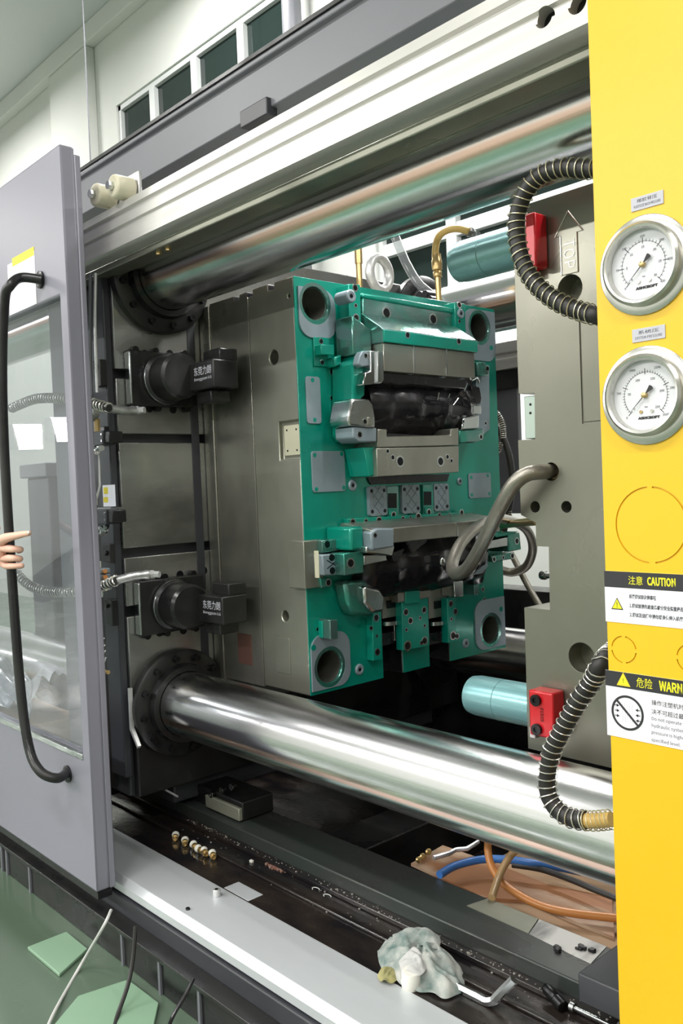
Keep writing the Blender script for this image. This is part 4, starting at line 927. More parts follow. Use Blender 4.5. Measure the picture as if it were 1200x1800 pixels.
# red lock blocks
for k, (u0, v0, u1, v1) in enumerate(((921, 377, 940, 468), (928, 1212, 969, 1300))):
    y0_ = YM-.045
    a = W(u0, v0, 'Y', y0_); b = W(u1, v1, 'Y', y0_)
    lb = thing('mould_lock_block', ('plain red lock block behind the spring hose at the upper edge of the right plate', 'red lock block with two black screws at the lower corner of the right steel plate')[k], 'block', (a.x, YM, b.z))
    x1_ = a.x+(.026, .062)[k]
    MB().box(a.x, x1_, y0_, YM-.001, b.z, a.z).build('lock_body', M['red'], lb, bevel=.004)
    if k == 1:
        for f in (.16, .80):
            z = b.z+(a.z-b.z)*f; x = a.x+.021
            MB().cyl((x, y0_-.004, z), (x, y0_+.001, z), .0125, n=24).ring((x, y0_-.004, z), (0, -1, 0), .0125, .006, .003, 20).build('cap_screw', M['bolt'], lb)
        text('60958', M['bolt'], (a.x+.034, y0_-.0005, (a.z+b.z)/2), (0, 0, 1), (-1, 0, 0), .0085, lb, depth=.0003)
    MB().box(a.x-.012, a.x+.004, YM-.03, YM-.002, b.z-.012, b.z+.012).build('lock_tongue', M['red'] if k == 0 else M['galv'], lb, bevel=.002)
# ================================================================== MAGNETIC CLAMPS ON THE PLATEN
def clamp(u, v, lab, k):
    p = W(u, v, 'X', XP+.012); y, z = p.y, p.z
    t = thing('mould_clamp', lab, 'clamp', (XP, y, z), group='black hydraulic mould clamps')
    MB().box(XP+.001, XP+.030, y-.075, y+.16, z-.085, z+.085).build('base_plate', M['black'], t, bevel=.004)
    MB().box(XP+.003, XP+.034, y-.078, y-.070, z-.080, z+.080).build('base_edge_bar', M['bright'], t, bevel=.003)
    MB().lathe([(0, .03), (.078, .03), (.078, .045), (.070, .052), (.070, .125), (.062, .135), (0, .135)], (XP, y+.045, z), (1, 0, 0), 64).build('cylinder_body', M['black'], t)
    MB().lathe([(.0785, .034), (.080, .036), (.080, .044), (.0785, .046)], (XP, y+.045, z), (1, 0, 0), 64).build('cylinder_ring', M['bright'], t)
    # rectangular arm block along the mould edge carrying the maker's name
    MB().box(XP+.035, XP+.262, y+.070, y+.160, z-.048, z+.036).build('clamp_arm', M['black'], t, bevel=.004)
    MB().box(XP+.165, XP+.255, y+.100, y+.165, z+.034, z+.072).build('arm_head', M['black'], t, bevel=.004)
    MB().box(XP+.140, XP+.215, y+.09, y+.16, z-.085, z-.048).build('arm_foot', M['black'], t, bevel=.004)
    text('东莞力朗', M['tagm'], (XP+.205, y+.0695, z+.008), (1, 0, 0), (0, 0, 1), .026, t, depth=.0003, width=.092)
    text('Dongguan LG', M['tagm'], (XP+.205, y+.0695, z-.017), (1, 0, 0), (0, 0, 1), .011, t, depth=.0003, width=.092)
    for dy in (-.045, .025, .13):
        for s in (-1, 1): MB().cyl((XP+.001, y+dy, z+s*.088), (XP+.020, y+dy, z+s*.088), .011, n=18).build('cap_screw', M['bolt'], t)
clamp(262, 667, 'upper black round clamp with white lettering on the platen face', 0)
clamp(278, 1065, 'lower black round clamp with white lettering on the platen face', 1)
# ================================================================== HOSES
def hose(name, lab, pts, r, m_, k=8, n=12, cat='hose', group=None, spiral=None, fittings=()):
    P = smooth_path(pts, k)
    t = thing(name, lab, cat, tuple(P[0]), group=group)
    MB().tube(P, r, n).build('hose_tube', M[m_], t)
    if spiral:
        R, wr, tpm, wm = spiral
        MB().tube(helix(P, R, tpm), wr, 5).build('spring_guard', M[wm], t)
    return t, P
Yh = 1.33
def hy(y, *uv): return [W(u, v, 'Y', y) for u, v in uv]
# upper spring hose
t, P = hose('spring_guarded_hose', 'black hose in a wire spring looping over the red block at the upper right', hy(Yh, (1060, 297), (1025, 297), (985, 296), (945, 312), (920, 345), (908, 385), (910, 430), (925, 475), (950, 508), (985, 533), (1020, 547), (1055, 556))+[W(1085, 562, 'Y', 1.42), W(1105, 566, 'Y', 1.585)], .0150, 'rubber', spiral=(.0172, .0011, 68, 'wirey'), k=10)
Yl = 1.24
t, P = hose('spring_guarded_hose', 'black hose in a wire spring hanging in front of the lower right chrome bar', [W(1120, 1120, 'Y', 1.585), W(1095, 1130, 'Y', 1.40)]+hy(Yl, (1062, 1160), (1042, 1195), (1015, 1235), (990, 1280), (970, 1320), (962, 1360), (963, 1395), (978, 1422), (1003, 1438), (1030, 1442)), .0145, 'rubber', spiral=(.0166, .0011, 72, 'wire'), k=10)
P2 = smooth_path(hy(Yl, (1028, 1442), (1045, 1443), (1075, 1440)), 6)
MB().tube(P2, .012, 12).build('hose_end', M['ochre'], t); MB().tube(helix(P2, .0160, 110), .0010, 5).build('spring_guard', M['wirey'], t)
# steel hose out of the fixed half, twisting round and through to the far side
pA = [W(975, 828, 'Y', 1.64), W(955, 829, 'Y', 1.58), W(925, 834, 'Y', 1.55), W(900, 855, 'Y', 1.54), W(872, 905, 'Y', 1.56), W(848, 955, 'Y', 1.60), W(822, 998, 'Y', 1.66), W(800, 1008, 'Y', 1.72), W(795, 990, 'Y', 1.80), W(810, 955, 'Y', 1.9),
      W(840, 925, 'Y', 2.05), W(872, 912, 'Y', 2.25), W(905, 918, 'Y', 2.50), W(928, 935, 'Y', 2.60), W(936, 965, 'Y', 2.66), W(925, 995, 'Y', 2.70), W(900, 1006, 'Y', 2.70), W(876, 1000, 'Y', 2.68), W(850, 990, 'Y', 2.68)]
t, P = hose('steel_hose', 'thick grey braided steel hose curling from the right plate down across the green mould', pA, .0165, 'conduit', k=10, n=16, cat='hose')
a = Vector(P[0])
MB().lathe([(0, 0), (.0175, 0), (.0175, .03), (.0195, .032), (.0195, .05), (0, .05)], P[4], (P[0]-P[4]), 24).build('hose_ferrule', M['brass'], t)
hose('black_cable', 'straight dark cable running down to the right behind the steel hose loop', [W(u, v, 'Y', 2.75) for u, v in ((880, 940), (903, 982), (925, 1025), (950, 1068), (975, 1110))], .012, 'conduit', cat='cable')
hose('black_cable', 'black cable hanging in an arc just right of the green mould edge', [W(u, v, 'Y', 2.72) for u, v in ((860, 740), (876, 755), (890, 785), (898, 820), (900, 860), (893, 900), (885, 935))], .0125, 'rubber', cat='cable')
hose('spring_guarded_hose', 'thin spring-wrapped hose at the right edge of the mould near its middle', [W(u, v, 'Y', 2.66) for u, v in ((858, 722), (872, 727), (882, 745), (884, 770))], .009, 'rubber', spiral=(.0115, .0014, 130, 'wire'))
hose('spring_guarded_hose', 'short spring-wrapped hose end above the copper coloured rod', [W(u, v, 'Y', 2.72) for u, v in ((884, 868), (893, 890), (897, 920))], .007, 'rubber', spiral=(.0095, .0014, 130, 'wire'))
hose('coiled_spring', 'short coil spring curving out behind the mould under the spring-wrapped hose', [W(u, v, 'Y', 2.70) for u, v in ((866, 800), (877, 790), (881, 778))], .006, 'rubber', spiral=(.009, .0014, 130, 'wire'), cat='spring')
tag(MB().cyl(W(862, 925, 'Y', 2.62), W(944, 916, 'Y', 2.15), .013, n=18).build('copper_rod', M['brass']), 'brown copper coloured rod between the two mould halves, behind the steel hose', 'rod')
tag(MB().lathe([(0, 0), (.012, 0), (.014, .004), (.014, .02), (.009, .024), (.009, .05)], W(950, 1011, 'Y', 2.3), (1, 0, 0), 20).build('stub_pin', M['bright']), 'short shiny stub pin poking from the notch in the right steel plate', 'pin')
# ================================================================== THINGS ON TOP OF THE MOULD
e = W(667, 481, 'X', -2.13)
t = thing('lifting_eye', 'galvanised round lifting eye bolt on top of the green mould half', 'eye bolt', (e.x, e.y, ZM1))
MB().torus((e.x, e.y, e.z), (1, .12, 0), .054, .0165, 56, 18).build('eye_ring', M['galv'], t)
MB().lathe([(0, 0), (.034, 0), (.034, .012), (.024, .02), (.020, .05), (0, .05)], (e.x, e.y, ZM1-.012), (0, 0, 1), 32).build('eye_collar', M['galv'], t)
b0 = W(772, 545, 'Z', 1.873)
t = thing('air_hose', 'ochre air hose with quick coupling rising from the mould top and bending right', 'hose', (b0.x, b0.y, 1.873))
yb = b0.y
P = smooth_path([W(u, v, 'Y', yb) for u, v in ((766, 462), (765, 440), (770, 418), (785, 405), (805, 402), (825, 407))], 8)
MB().tube(P, .0125, 14).build('hose_tube', M['ochre'], t)
MB().cyl(W(772, 548, 'Y', yb), W(769, 484, 'Y', yb), .0105, n=18).build('brass_pipe', M['brass'], t)
q0, q1 = W(769, 488, 'Y', yb), W(766, 440, 'Y', yb); A = (q1-q0)
MB().lathe([(0, 0), (.014, 0), (.0155, .004), (.0155, .02), (.0125, .024), (.0175, .028), (.0185, .045), (.0185, .060), (.0165, .064), (.0165, .082), (0, .082)], q0, A, 28).build('quick_coupling', M['brass'], t)
q0, q1 = W(822, 406, 'Y', yb), W(842, 419, 'Y', yb+.05)
MB().lathe([(0, 0), (.015, 0), (.017, .006), (.017, .014), (.012, .016), (.012, .024), (.018, .027), (.018, .045), (0, .045)], q0, q1-q0, 6).build('elbow_fitting', M['bright'], t)
MB().tube(smooth_path([q1-(q1-q0)*.2, q1+Vector((.03, .03, -.02)), q1+Vector((.08, .06, -.08))], 6), .009, 10).build('red_tail', M['red'], t)
c0 = W(632, 505, 'X', -2.02)
t = thing('brass_nipple_pipe', 'short brass pipe standing on the mould just left of the lifting eye', 'pipe', (c0.x, c0.y, 1.873))
MB().cyl((c0.x, c0.y, 1.86), (c0.x, c0.y, 1.985), .0095, n=18).build('pipe_body', M['brass'], t)
MB().cyl((c0.x, c0.y, 1.972), (c0.x, c0.y, 2.06), .012, n=6).build('pipe_union', M['brass'], t)
hose('clear_hose', 'clear plastic hose sweeping down behind the lifting eye to the mould top', [W(u, v, 'Y', 2.55) for u, v in ((690, 405), (700, 430), (715, 465), (735, 498), (758, 518), (775, 535))], .018, 'cleartube')
t = thing('coupling_cluster', 'small dark cluster of couplings at the far top edge of the mould', 'coupling', (-2.2, 2.5, 1.873))
for i, (u, v, r) in enumerate(((742, 522, .02), (752, 518, .015), (733, 527, .014), (760, 528, .016))):
    p = W(u, v, 'Y', 2.45); MB().cyl((p.x, 2.43, p.z), (p.x, 2.49, p.z), r, n=12).build('coupling_body', M['bolt'], t, bevel=.002)
MB().box(W(730, 525, 'Y', 2.45).x, W(766, 525, 'Y', 2.45).x, 2.43, 2.49, 1.8735, 1.905).build('coupling_base', M['bolt'], t, bevel=.002)
# ================================================================== LEFT SIDE: VALVES, TUBES AND SPRING HOSES
def lx(u, v, y=1.22): return W(u+(9 if 100 < u < 180 and v < 1200 else 0), v, 'Y', y)
sp = M['silver']
for (lab, pts, pts2) in (('spring-wrapped silver ended hose running to the upper black clamp', ((20, 718), (60, 702), (100, 700), (135, 705), (165, 712), (192, 718)), ((188, 717), (215, 722), (238, 722))),
                         ('spring-wrapped silver ended hose running to the lower black clamp', ((28, 1005), (50, 1028), (85, 1040), (130, 1040), (165, 1032), (200, 1022), (206, 1020)), ((203, 1021), (235, 1013), (264, 1010)))):
    y0_ = 1.175
    t, P = hose('spring_guarded_hose', lab, [lx(u, v, y0_) for u, v in pts], .0100, 'rubber', spiral=(.0140, .0026, 56, 'wire'), k=8)
    P2 = smooth_path([lx(u, v, y0_+.055*i) for i, (u, v) in enumerate(pts2)], 6); MB().tube(P2, [.0125]*(len(P2)-3)+[.0145, .0145, .010], 14).build('silver_sleeve', sp, t)
    q = P2[-1]; MB().lathe([(0, 0), (.013, 0), (.013, .012), (.010, .014), (.010, .03), (0, .03)], q, (.8, .5, 0), 6).build('elbow_fitting', M['galv'], t)
g0 = lx(154, 720, 1.215)
t = thing('small_pressure_gauge', 'small round gauge with red needle on the valve block left of the platen', 'gauge', tuple(g0))
MB().lathe([(0, .0), (.034, 0), (.036, .004), (.036, .022), (.033, .026), (.031, .024), (0, .024)], g0, (.25, -1, 0), 40).build('gauge_case', M['galv'], t)
MB().lathe([(0, .024), (.031, .024), (.031, .0246), (0, .0246)], g0, (.25, -1, 0), 36).build('dial', M['gface'], t)
v_ = Vector((.25, -1, 0)).normalized(); o = g0+v_*.026
MB().cyl(o+Vector((0, 0, .02)), o-Vector((0, 0, .006)), .0011, n=6).build('needle', M['red'], t)
p = lx(162, 754, 1.22); MB().cyl(p+Vector((0, 0, -.008)), p+Vector((0, 0, .03)), .009, n=6).build('brass_stem', M['brass'], t)
def valve(lab, u0, v0, u1, v1, fit):
    a, b = lx(u0, v0, 1.20), lx(u1, v1, 1.20)
    t = thing('valve_block', lab, 'valve', (a.x, 1.22, b.z))
    MB().box(a.x, b.x, 1.20, 1.245, b.z, a.z).build('block_body', M['darkp'], t, bevel=.003)
    MB().box(b.x-.002, b.x+.03, 1.205, 1.25, b.z+.005, a.z-.004).build('side_block', M['black'], t, bevel=.003)
    for f in (.3, .75):
        MB().cyl((b.x-.006, 1.201, b.z+(a.z-b.z)*f), (b.x-.006, 1.198, b.z+(a.z-b.z)*f), .0035, n=10).build('block_screw', M['bright'], t)
    for (u, v) in fit:
        q = lx(u, v, 1.205); MB().lathe([(0, -.012), (.009, -.012), (.009, -.002), (.0065, 0), (.0065, .008), (.0095, .01), (.0095, .018), (0, .018)], q, (random.uniform(.4, 1), -.1, random.uniform(-.5, .9)), 8).build('push_fitting', M['bright'], t)
    return t
valve('upper dark valve block with shiny fittings, under the small gauge', 150, 760, 172, 782, ((150, 795), (158, 790), (166, 788), (145, 796)))
valve('lower dark valve block with shiny fittings, below the two-patch sticker', 158, 895, 178, 922, ((162, 936), (170, 932), (176, 930)))
def thin(lab, pts, r=.0028, m_='tubewhite', y=1.215, name='nylon_tube'):
    return tag(MB().tube(smooth_path([lx(u, v, y) for u, v in pts], 6), r, 8).build(name, M[m_]), lab, 'tube')
thin('thin pale tube running straight down between the two valve blocks', ((153, 808), (156, 840), (160, 875), (161, 888)))
thin('thin pale tube bending down beside the black post to the lower valve', ((165, 795), (166, 840), (166, 855), (160, 880)), .0030)
thin('thin pale tube dropping from the lower valve to the grey distributor', ((162, 925), (162, 960), (163, 996)))
thin('pair member of grey tubes along the post, the left one, above the small gauge', ((150, 480), (149, 560), (150, 640), (152, 695)), .005, 'greyp')
thin('pair member of grey tubes along the post, the right one, above the small gauge', ((159, 480), (158, 560), (160, 640), (162, 690)), .005, 'galv')
thin('hair thin wire curling down beside the door edge above the small gauge', ((138, 628), (146, 640), (149, 670), (150, 695)), .0018)
a = lx(180, 853, 1.24); b = lx(203, 890, 1.24)
t = thing('warning_sticker', 'small white sticker with two yellow patches on the black post', 'sticker', (a.x, 1.24, b.z))
MB().box(a.x, b.x, 1.240, 1.2415, b.z, a.z).build('sticker_sheet', M['label'], t)
for v0, v1 in ((857, 868), (874, 883)):
    c1 = lx(182, v0, 1.24); c2 = lx(190, v1, 1.24); MB().box(c1.x, c2.x, 1.2393, 1.24, c2.z, c1.z).build('yellow_patch', M['stickyel'], t)
MB().box(lx(168, 895, 1.24).x, lx(203, 895, 1.24).x, 1.225, 1.262, lx(180, 896, 1.24).z, lx(180, 892, 1.24).z).build('sticker_bracket', M['bright'], t)
a = lx(152, 998, 1.2); b = lx(168, 1040, 1.2)
t = thing('grease_distributor', 'stack of small blue grey distributor valves with orange plugs left of the platen', 'valve', (a.x, 1.22, b.z))
for k in range(4):
    z = a.z-(a.z-b.z)*(k+.5)/4
    MB().box(a.x, b.x, 1.20, 1.235, z-.0085, z+.0075).build('distributor_block', M['pad'], t, bevel=.003)
    MB().cyl((b.x, 1.215, z), (b.x+.016, 1.21, z), .0062, n=12).build('orange_plug', M['orange'] if k < 3 else M['stickyel'], t)
for z0, z1 in ((a.z, a.z+.02), (b.z-.02, b.z)): MB().cyl(((a.x+b.x)/2, 1.215, z0), ((a.x+b.x)/2, 1.215, z1), .006, n=8).build('end_fitting', M['bright'], t)
for k, (u, v, u2, v2, u3, v3) in enumerate(((150, 1142, 165, 1130, 183, 1122), (152, 1152, 168, 1140, 184, 1134), (154, 1162, 170, 1152, 185, 1144), (155, 1174, 172, 1166, 186, 1156))):
    thin('white nylon tube in the small fan of four beside the door edge, %s' % ('topmost', 'second from top', 'third from top', 'lowest')[k], ((u, v), (u2, v2), (u3, v3)), .0022)
t = thing('brass_tube_fitting', 'small brass fitting with a short white tube below the fan of tubes', 'fitting', tuple(lx(190, 1181, 1.23)))
MB().tube([lx(165, 1179, 1.23), lx(186, 1180, 1.23)], .0025, 8).build('tube_end', M['tubewhite'], t)
MB().lathe([(0, 0), (.006, 0), (.006, .008), (.004, .009), (.004, .012), (.0065, .013), (.0065, .024), (0, .024)], lx(184, 1180, 1.23), (1, 0, 0), 6).build('fitting_body', M['brass'], t)
tag(MB().tube([lx(u, v, 1.40) for u, v in ((186, 1285), (197, 1298), (202, 1332), (212, 1341), (250, 1362), (290, 1388), (312, 1400))], .0032, 8).build('grease_pipe', M['galv']), 'thin bent grey grease pipe running down to the bed rail in the dark corner', 'pipe')
tag(MB().prism([(XP+.003, pz(1200)), (XP+.012, pz(1200)), (XP+.012, pz(1268)), (XP+.05, pz(1296)), (XP+.045, pz(1300)), (XP+.003, pz(1272))], 'Y', 1.275, 1.2865).build('edge_strip', M['galv']), 'pale bent metal strip at the lower left corner of the platen', 'strip')
# ================================================================== LOOSE THINGS ON THE BED
# brass fittings wound with white tape, in a row
ft = [(308, 1471), (325, 1480), (342, 1487), (352, 1494), (360, 1498), (374, 1503)]
for k, (u, v) in enumerate(ft):
    p = W(u, v, 'Z', .19+.011)
    ang = math.radians(-22+random.uniform(-18, 18)); dx = Vector((math.cos(ang), math.sin(ang), 0))
    t = thing('brass_fitting', 'brass fitting wound with white tape on the tray, %s from the left' % ('first', 'second', 'third', 'fourth', 'fifth', 'sixth and last')[k], 'fitting', (p.x, p.y, .19), group='row of brass fittings on the tray')
    o = p-dx*.021; r = .0078
    MB().lathe([(0, 0), (r, 0), (r, .020), (r*1.25, .021), (r*1.25, .030), (r*.8, .031), (r*.8, .042), (r*.5, .042), (r*.5, .038), (0, .038)], o, dx, 12).build('fitting_body', M['brass'], t)
    MB().torus(o+dx*.006, dx, r*1.0, .0042, 18, 8).torus(o+dx*.0115, dx+Vector((.1, .1, .1)), r*.9, .0040, 18, 8).build('thread_tape', M['tape'], t)
# debris crumbs
cm = MB(); 
for i in range(260):
    x = random.uniform(-2.45, -.75); y = random.gauss(1.485, .006) if i % 5 else random.uniform(1.40, 1.48); r = random.choice((.0008, .001, .001, .0013, .0022))
    z = .204 if 1.475 < y < 1.50 else .19
    if y > 1.498: y = 1.49
    cm.box(x-r, x+r, y-r*.8, y+r*.8, z, z+r)
o = cm.build('metal_crumbs', M['crumb']); o['kind'] = 'stuff'; tag(o, 'scattered pale chips and crumbs along the black oily tray', 'debris')
cm = MB(); 
for (u, v, s) in ((478, 1522, .02), (495, 1530, .018), (487, 1527, .012)):
    p = W(u, v, 'Z', .19)
    for i in range(26):
        x = p.x+random.gauss(0, s*.6); y = p.y+random.gauss(0, s*.25); r = random.uniform(.0015, .004); cm.box(x-r, x+r, y-r, y+r, .19, .19+r*1.2)
o = cm.build('rust_flakes', M['grime']); o['kind'] = 'stuff'; tag(o, 'patch of reddish rust flakes on the black tray left of centre', 'debris')
for k, (u, v, lab) in enumerate(((442, 1516, 'small white chip on the tray left of the rust flakes'), (330, 1599, 'small dark nut lying on the pale guide rail'))):
    p = W(u, v, 'Z', .19)
    if k == 0: tag(MB().box(p.x-.006, p.x+.006, p.y-.004, p.y+.004, .19, .197).build('plastic_chip', M['tape'], bevel=.001), lab, 'chip')
    else: tag(MB().cyl((p.x, p.y, .19), (p.x, p.y, .195), .006, n=6).build('hex_nut', M['bolt'], bevel=.0006), lab, 'nut')
for k, (u, v) in enumerate(((555, 1565), (575, 1577))):
    p = W(u, v, 'Z', .20); r = .012
    tag(MB().tube([(p.x+r*math.cos(math.radians(a)), p.y+r*.6*math.sin(math.radians(a)), .2035+.001*math.sin(a)) for a in range(20, 260, 16)], .0011, 6).build('metal_swarf', M['tubewhite']), 'curled swarf ring on the tray edge, the %s of two' % ('left', 'right')[k], 'swarf')
# L shaped hex key
Ltop = .19+.0085
def kp(u, v, z=Ltop): return W(u, v, 'Z', z)
k0, k1, k2 = kp(770, 1718), kp(862, 1764), W(903, 1722, 'Y', kp(862, 1764).y+.02)
P = [k0.lerp(k1, t) for t in (0, .2, .4, .6, .75)]+smooth_path([k0.lerp(k1, .8), k0.lerp(k1, .93), k1.lerp(k2, .12), k1.lerp(k2, .3)], 6)[1:]+[k1.lerp(k2, .6), k2]
tag(MB().tube(P, .0095, 6).build('hex_key', M['bright'], sharp=25), 'large shiny L shaped hex key sticking out of the crumpled rag', 'hex key')
# socket driver and rod lower right
t = thing('socket_driver', 'dark socket driver with thin shiny shaft on the tray beside the yellow panel', 'tool', tuple(kp(985, 1765)))
a_, b_ = W(958, 1735, 'Z', .215), W(1000, 1782, 'Z', .200)
MB().lathe([(0, 0), (.009, 0), (.0115, .006), (.0115, .03), (.0095, .034), (.0125, .037), (.0125, .058), (.009, .06), (0, .06)], a_, b_-a_, 20).build('socket_body', M['bolt'], t)
a_, b_ = W(1002, 1768, 'Z', .205), W(1100, 1815, 'Z', .202)
MB().cyl(a_, b_, .0042, n=12).cyl(a_, a_.lerp(b_, .08), .009, n=12).build('driver_shaft', M['bright'], t)
# crumpled rag with a white cloth bottle end
from mathutils import noise as _noise
def rag(name, outline, base, hmax, m_, seed, K=22, dirn=.6, along=9, across=38):
    """crumpled cloth: a sheet over a lump, gathered into long folds; outline on the tray plane"""
    n = len(outline); cx = sum(q[0] for q in outline)/n; cy = sum(q[1] for q in outline)/n; vs = []; fs = []
    ca, sa = math.cos(dirn), math.sin(dirn)
    for k in range(K+1):
        t = k/K
        for i in range(n):
            x = cx+(outline[i][0]-cx)*t; y = cy+(outline[i][1]-cy)*t
            lx_, ly_ = (x*ca+y*sa), (-x*sa+y*ca)
            w_ = _noise.noise(Vector((x*12, y*12, seed)))
            q = Vector((lx_*along+seed, ly_*across+w_*1.6, seed)); rdg = max(-.6, 1-abs(_noise.noise(q))*3.6)
            q2 = Vector((ly_*along*2+seed, lx_*across*1.3-w_*2, 4+seed)); rd2 = max(-.5, 1-abs(_noise.noise(q2))*4)
            e = 1-t**4
            h = hmax*(.50+.38*rdg+.20*rd2)*e
            s = .014*_noise.noise(Vector((x*30, y*30, seed)))*t
            vs.append((x+s, y-s, base+max(h, .0015+.018*max(0, _noise.noise(Vector((x*40, y*40, 2))))*t)))
    for k in range(K):
        for i in range(n):
            j = (i+1) % n; fs.append((k*n+i, k*n+j, (k+1)*n+j, (k+1)*n+i))
    o = MB().add(vs, fs).build(name, m_, sharp=180)
    sd = o.modifiers.new('cloth_thickness', 'SOLIDIFY'); sd.thickness = .0018; sd.offset = 1
    ss = o.modifiers.new('smooth', 'SUBSURF'); ss.levels = 1; ss.render_levels = 1
    return o
def outl(pts, z, k=4):
    P = [W(u, v, 'Z', z) for u, v in pts]; P.append(P[0]); P = smooth_path(P, k)[:-1]; return [(p.x, p.y) for p in P]
o = rag('crumpled_rag', outl([(662, 1664), (690, 1640), (735, 1640), (772, 1655), (768, 1675), (800, 1690), (815, 1712), (812, 1738), (790, 1750), (755, 1742), (715, 1732), (690, 1712), (668, 1695)], .20), .191, .056, M['rag'], 3.3)
tag(o, 'crumpled grey rag with teal stains lying on the black tray', 'rag')
rg = o
for k, (pts, b_, h_, m_, sd_, dr) in enumerate((
        ([(688, 1646), (735, 1634), (772, 1650), (766, 1666), (735, 1664), (705, 1676)], .228, .024, M['rag'], 8.1, .1),
        ([(700, 1690), (722, 1672), (742, 1680), (748, 1706), (735, 1718), (708, 1712)], .222, .026, M['ragw'], 5.2, 1.2),
        ([(662, 1712), (680, 1700), (702, 1706), (704, 1722), (684, 1730), (668, 1724)], .194, .020, M['ragy'], 2.2, .3))):
    o = rag('rag_fold', outl(pts, b_, 4), b_, h_, m_, sd_, 10, dr); adopt(o, rg)
    if k == 2: o['label'] = 'yellow stained corner of the rag'
t = thing('plastic_pot', 'white cylindrical plastic pot half covered by the rag', 'pot', tuple(W(722, 1728, 'Z', .19)))
p = W(722, 1735, 'Z', .19)
MB().lathe([(0, 0), (.018, 0), (.020, .003), (.020, .036), (.017, .040), (0, .040)], p, (.15, -.1, 1), 28).build('pot_body', M['tape'], t)
MB().torus(p+Vector((.0, -.0, .012)), (.15, -.1, 1), .0202, .0012, 28, 6).build('pot_rib', M['tape'], t)
# cardboard and sheets in the pit and on the guide rail
zc_ = .205
pts = [W(u, v, 'Z', .20) for u, v in ((722, 1520), (778, 1488), (870, 1520), (960, 1556), (1075, 1580), (1080, 1650), (1000, 1618), (930, 1586), (850, 1580), (800, 1556))]
rr_ = [(p.x, max(p.y, 1.665)) for p in pts]
tag(MB().prism(rr_, 'Z', .196, .204).build('cardboard_sheet', M['card']), 'oil stained brown cardboard sheet lying in the pit under the lower chrome bar', 'cardboard')
tag(MB().box(-1.55, -.45, 1.70, 2.30, .03, .195).build('carton', M['cardcut'], bevel=.004), 'brown carton supporting the stained cardboard in the machine pit', 'box')
def patch(name, lab, pts, m_, z0=.2402, z1=.2416, cat='sheet'):
    P = [W(u, v, 'Z', .241) for u, v in pts]; P = [(p.x, min(max(p.y, 1.503), 1.657)) for p in P]
    return tag(MB().prism(P, 'Z', z0, z1).build(name, m_), lab, cat)
patch('smeared_sheet', 'white sheet with black smears lying on the guide rail near the yellow panel', [(953, 1613), (1066, 1664), (1038, 1694), (930, 1642)], M['whitepaper'])
patch('oil_board', 'olive wiped steel shim on the guide rail left of the smeared white sheet', [(862, 1577), (951, 1612), (928, 1641), (820, 1592)], M['pale'], cat='shim')
for k, (u, v) in enumerate(((980, 1668), (1019, 1667), (1042, 1674))):
    p = W(u, v, 'Z', .243); mb = MB()
    for i in range(7):
        dx, dy, r = random.gauss(0, .005), random.gauss(0, .004), random.uniform(.003, .006); mb.box(p.x+dx-r, p.x+dx+r, p.y+dy-r*.7, p.y+dy+r*.7, .2418, .243+r)
    tag(mb.build('grease_lump', M['core'], bevel=.0008), 'black lump of grease on the white smeared sheet, %s one' % ('left', 'middle', 'small right')[k], 'grease')
tag(MB().tube([W(u, v, 'Z', .235) for u, v in ((762, 1508), (790, 1500), (800, 1494), (820, 1492), (840, 1480))], .0065, 7).build('foil_strip', M['film']), 'crinkled silvery strip lying above the cardboard corner in the pit', 'strip')
for k, (u, v) in enumerate(((752, 1498), (742, 1506), (735, 1512))):
    p = W(u, v, 'Z', .215); tag(MB().lathe([(0, 0), (.007, 0), (.009, .004), (.009, .012), (.005, .015), (0, .015)], p, (.6, -.4, .4), 10).build('brass_plug', M['brass']), 'tiny brass plug at the left corner of the cardboard, %s one' % ('top', 'middle', 'bottom')[k], 'plug')
def ph(name, lab, pts, z, r, m_):
    zz_ = z if isinstance(z, (list, tuple)) else [z]*len(pts)
    return tag(MB().tube(smooth_path([W(u, v, 'Z', q) for (u, v), q in zip(pts, zz_)], 8), r, 12).build(name, M[m_]), lab, 'hose')
ph('orange_hose', 'orange brown hose curving over the cardboard in the pit', ((862, 1455), (857, 1485), (862, 1518), (880, 1548), (910, 1572), (950, 1592), (1000, 1604), (1085, 1614)), (.36, .32, .28, .25, .235, .228, .225, .225), .010, 'orange')
ph('tan_hose', 'tan hose dropping from the chrome bar and crossing the orange hose', ((935, 1482), (905, 1496), (888, 1518), (875, 1545), (864, 1578)), (.33, .31, .285, .265, .25), .0095, 'tan')
ph('blue_hose', 'blue hose arching over the stained cardboard beside the orange hose', ((772, 1538), (800, 1522), (845, 1511), (890, 1511), (940, 1518), (1000, 1528), (1080, 1545)), (.25, .25, .25, .25, .25, .24, .24), .0105, 'blue')
ph('black_hose', 'thin black hose running to the right behind the blue hose', ((900, 1520), (950, 1528), (1000, 1545), (1040, 1562), (1085, 1580)), (.24, .24, .24, .24, .24), .008, 'rubber')
# cream carton wall behind the pit
tag(MB().box(-1.1, -.2, 2.32, 2.42, .03, .22).build('pit_wall_block', M['darkp'], bevel=.004), 'dark block standing behind the cardboard under the chrome bar', 'block')
tag(MB().box(W(1040, 1720, 'Y', 1.49).x, -.5, 1.44, 1.70, .2415, .30).build('corner_block', M['darkp'], bevel=.004), 'dark grey steel block on the guide rail against the yellow panel', 'block')
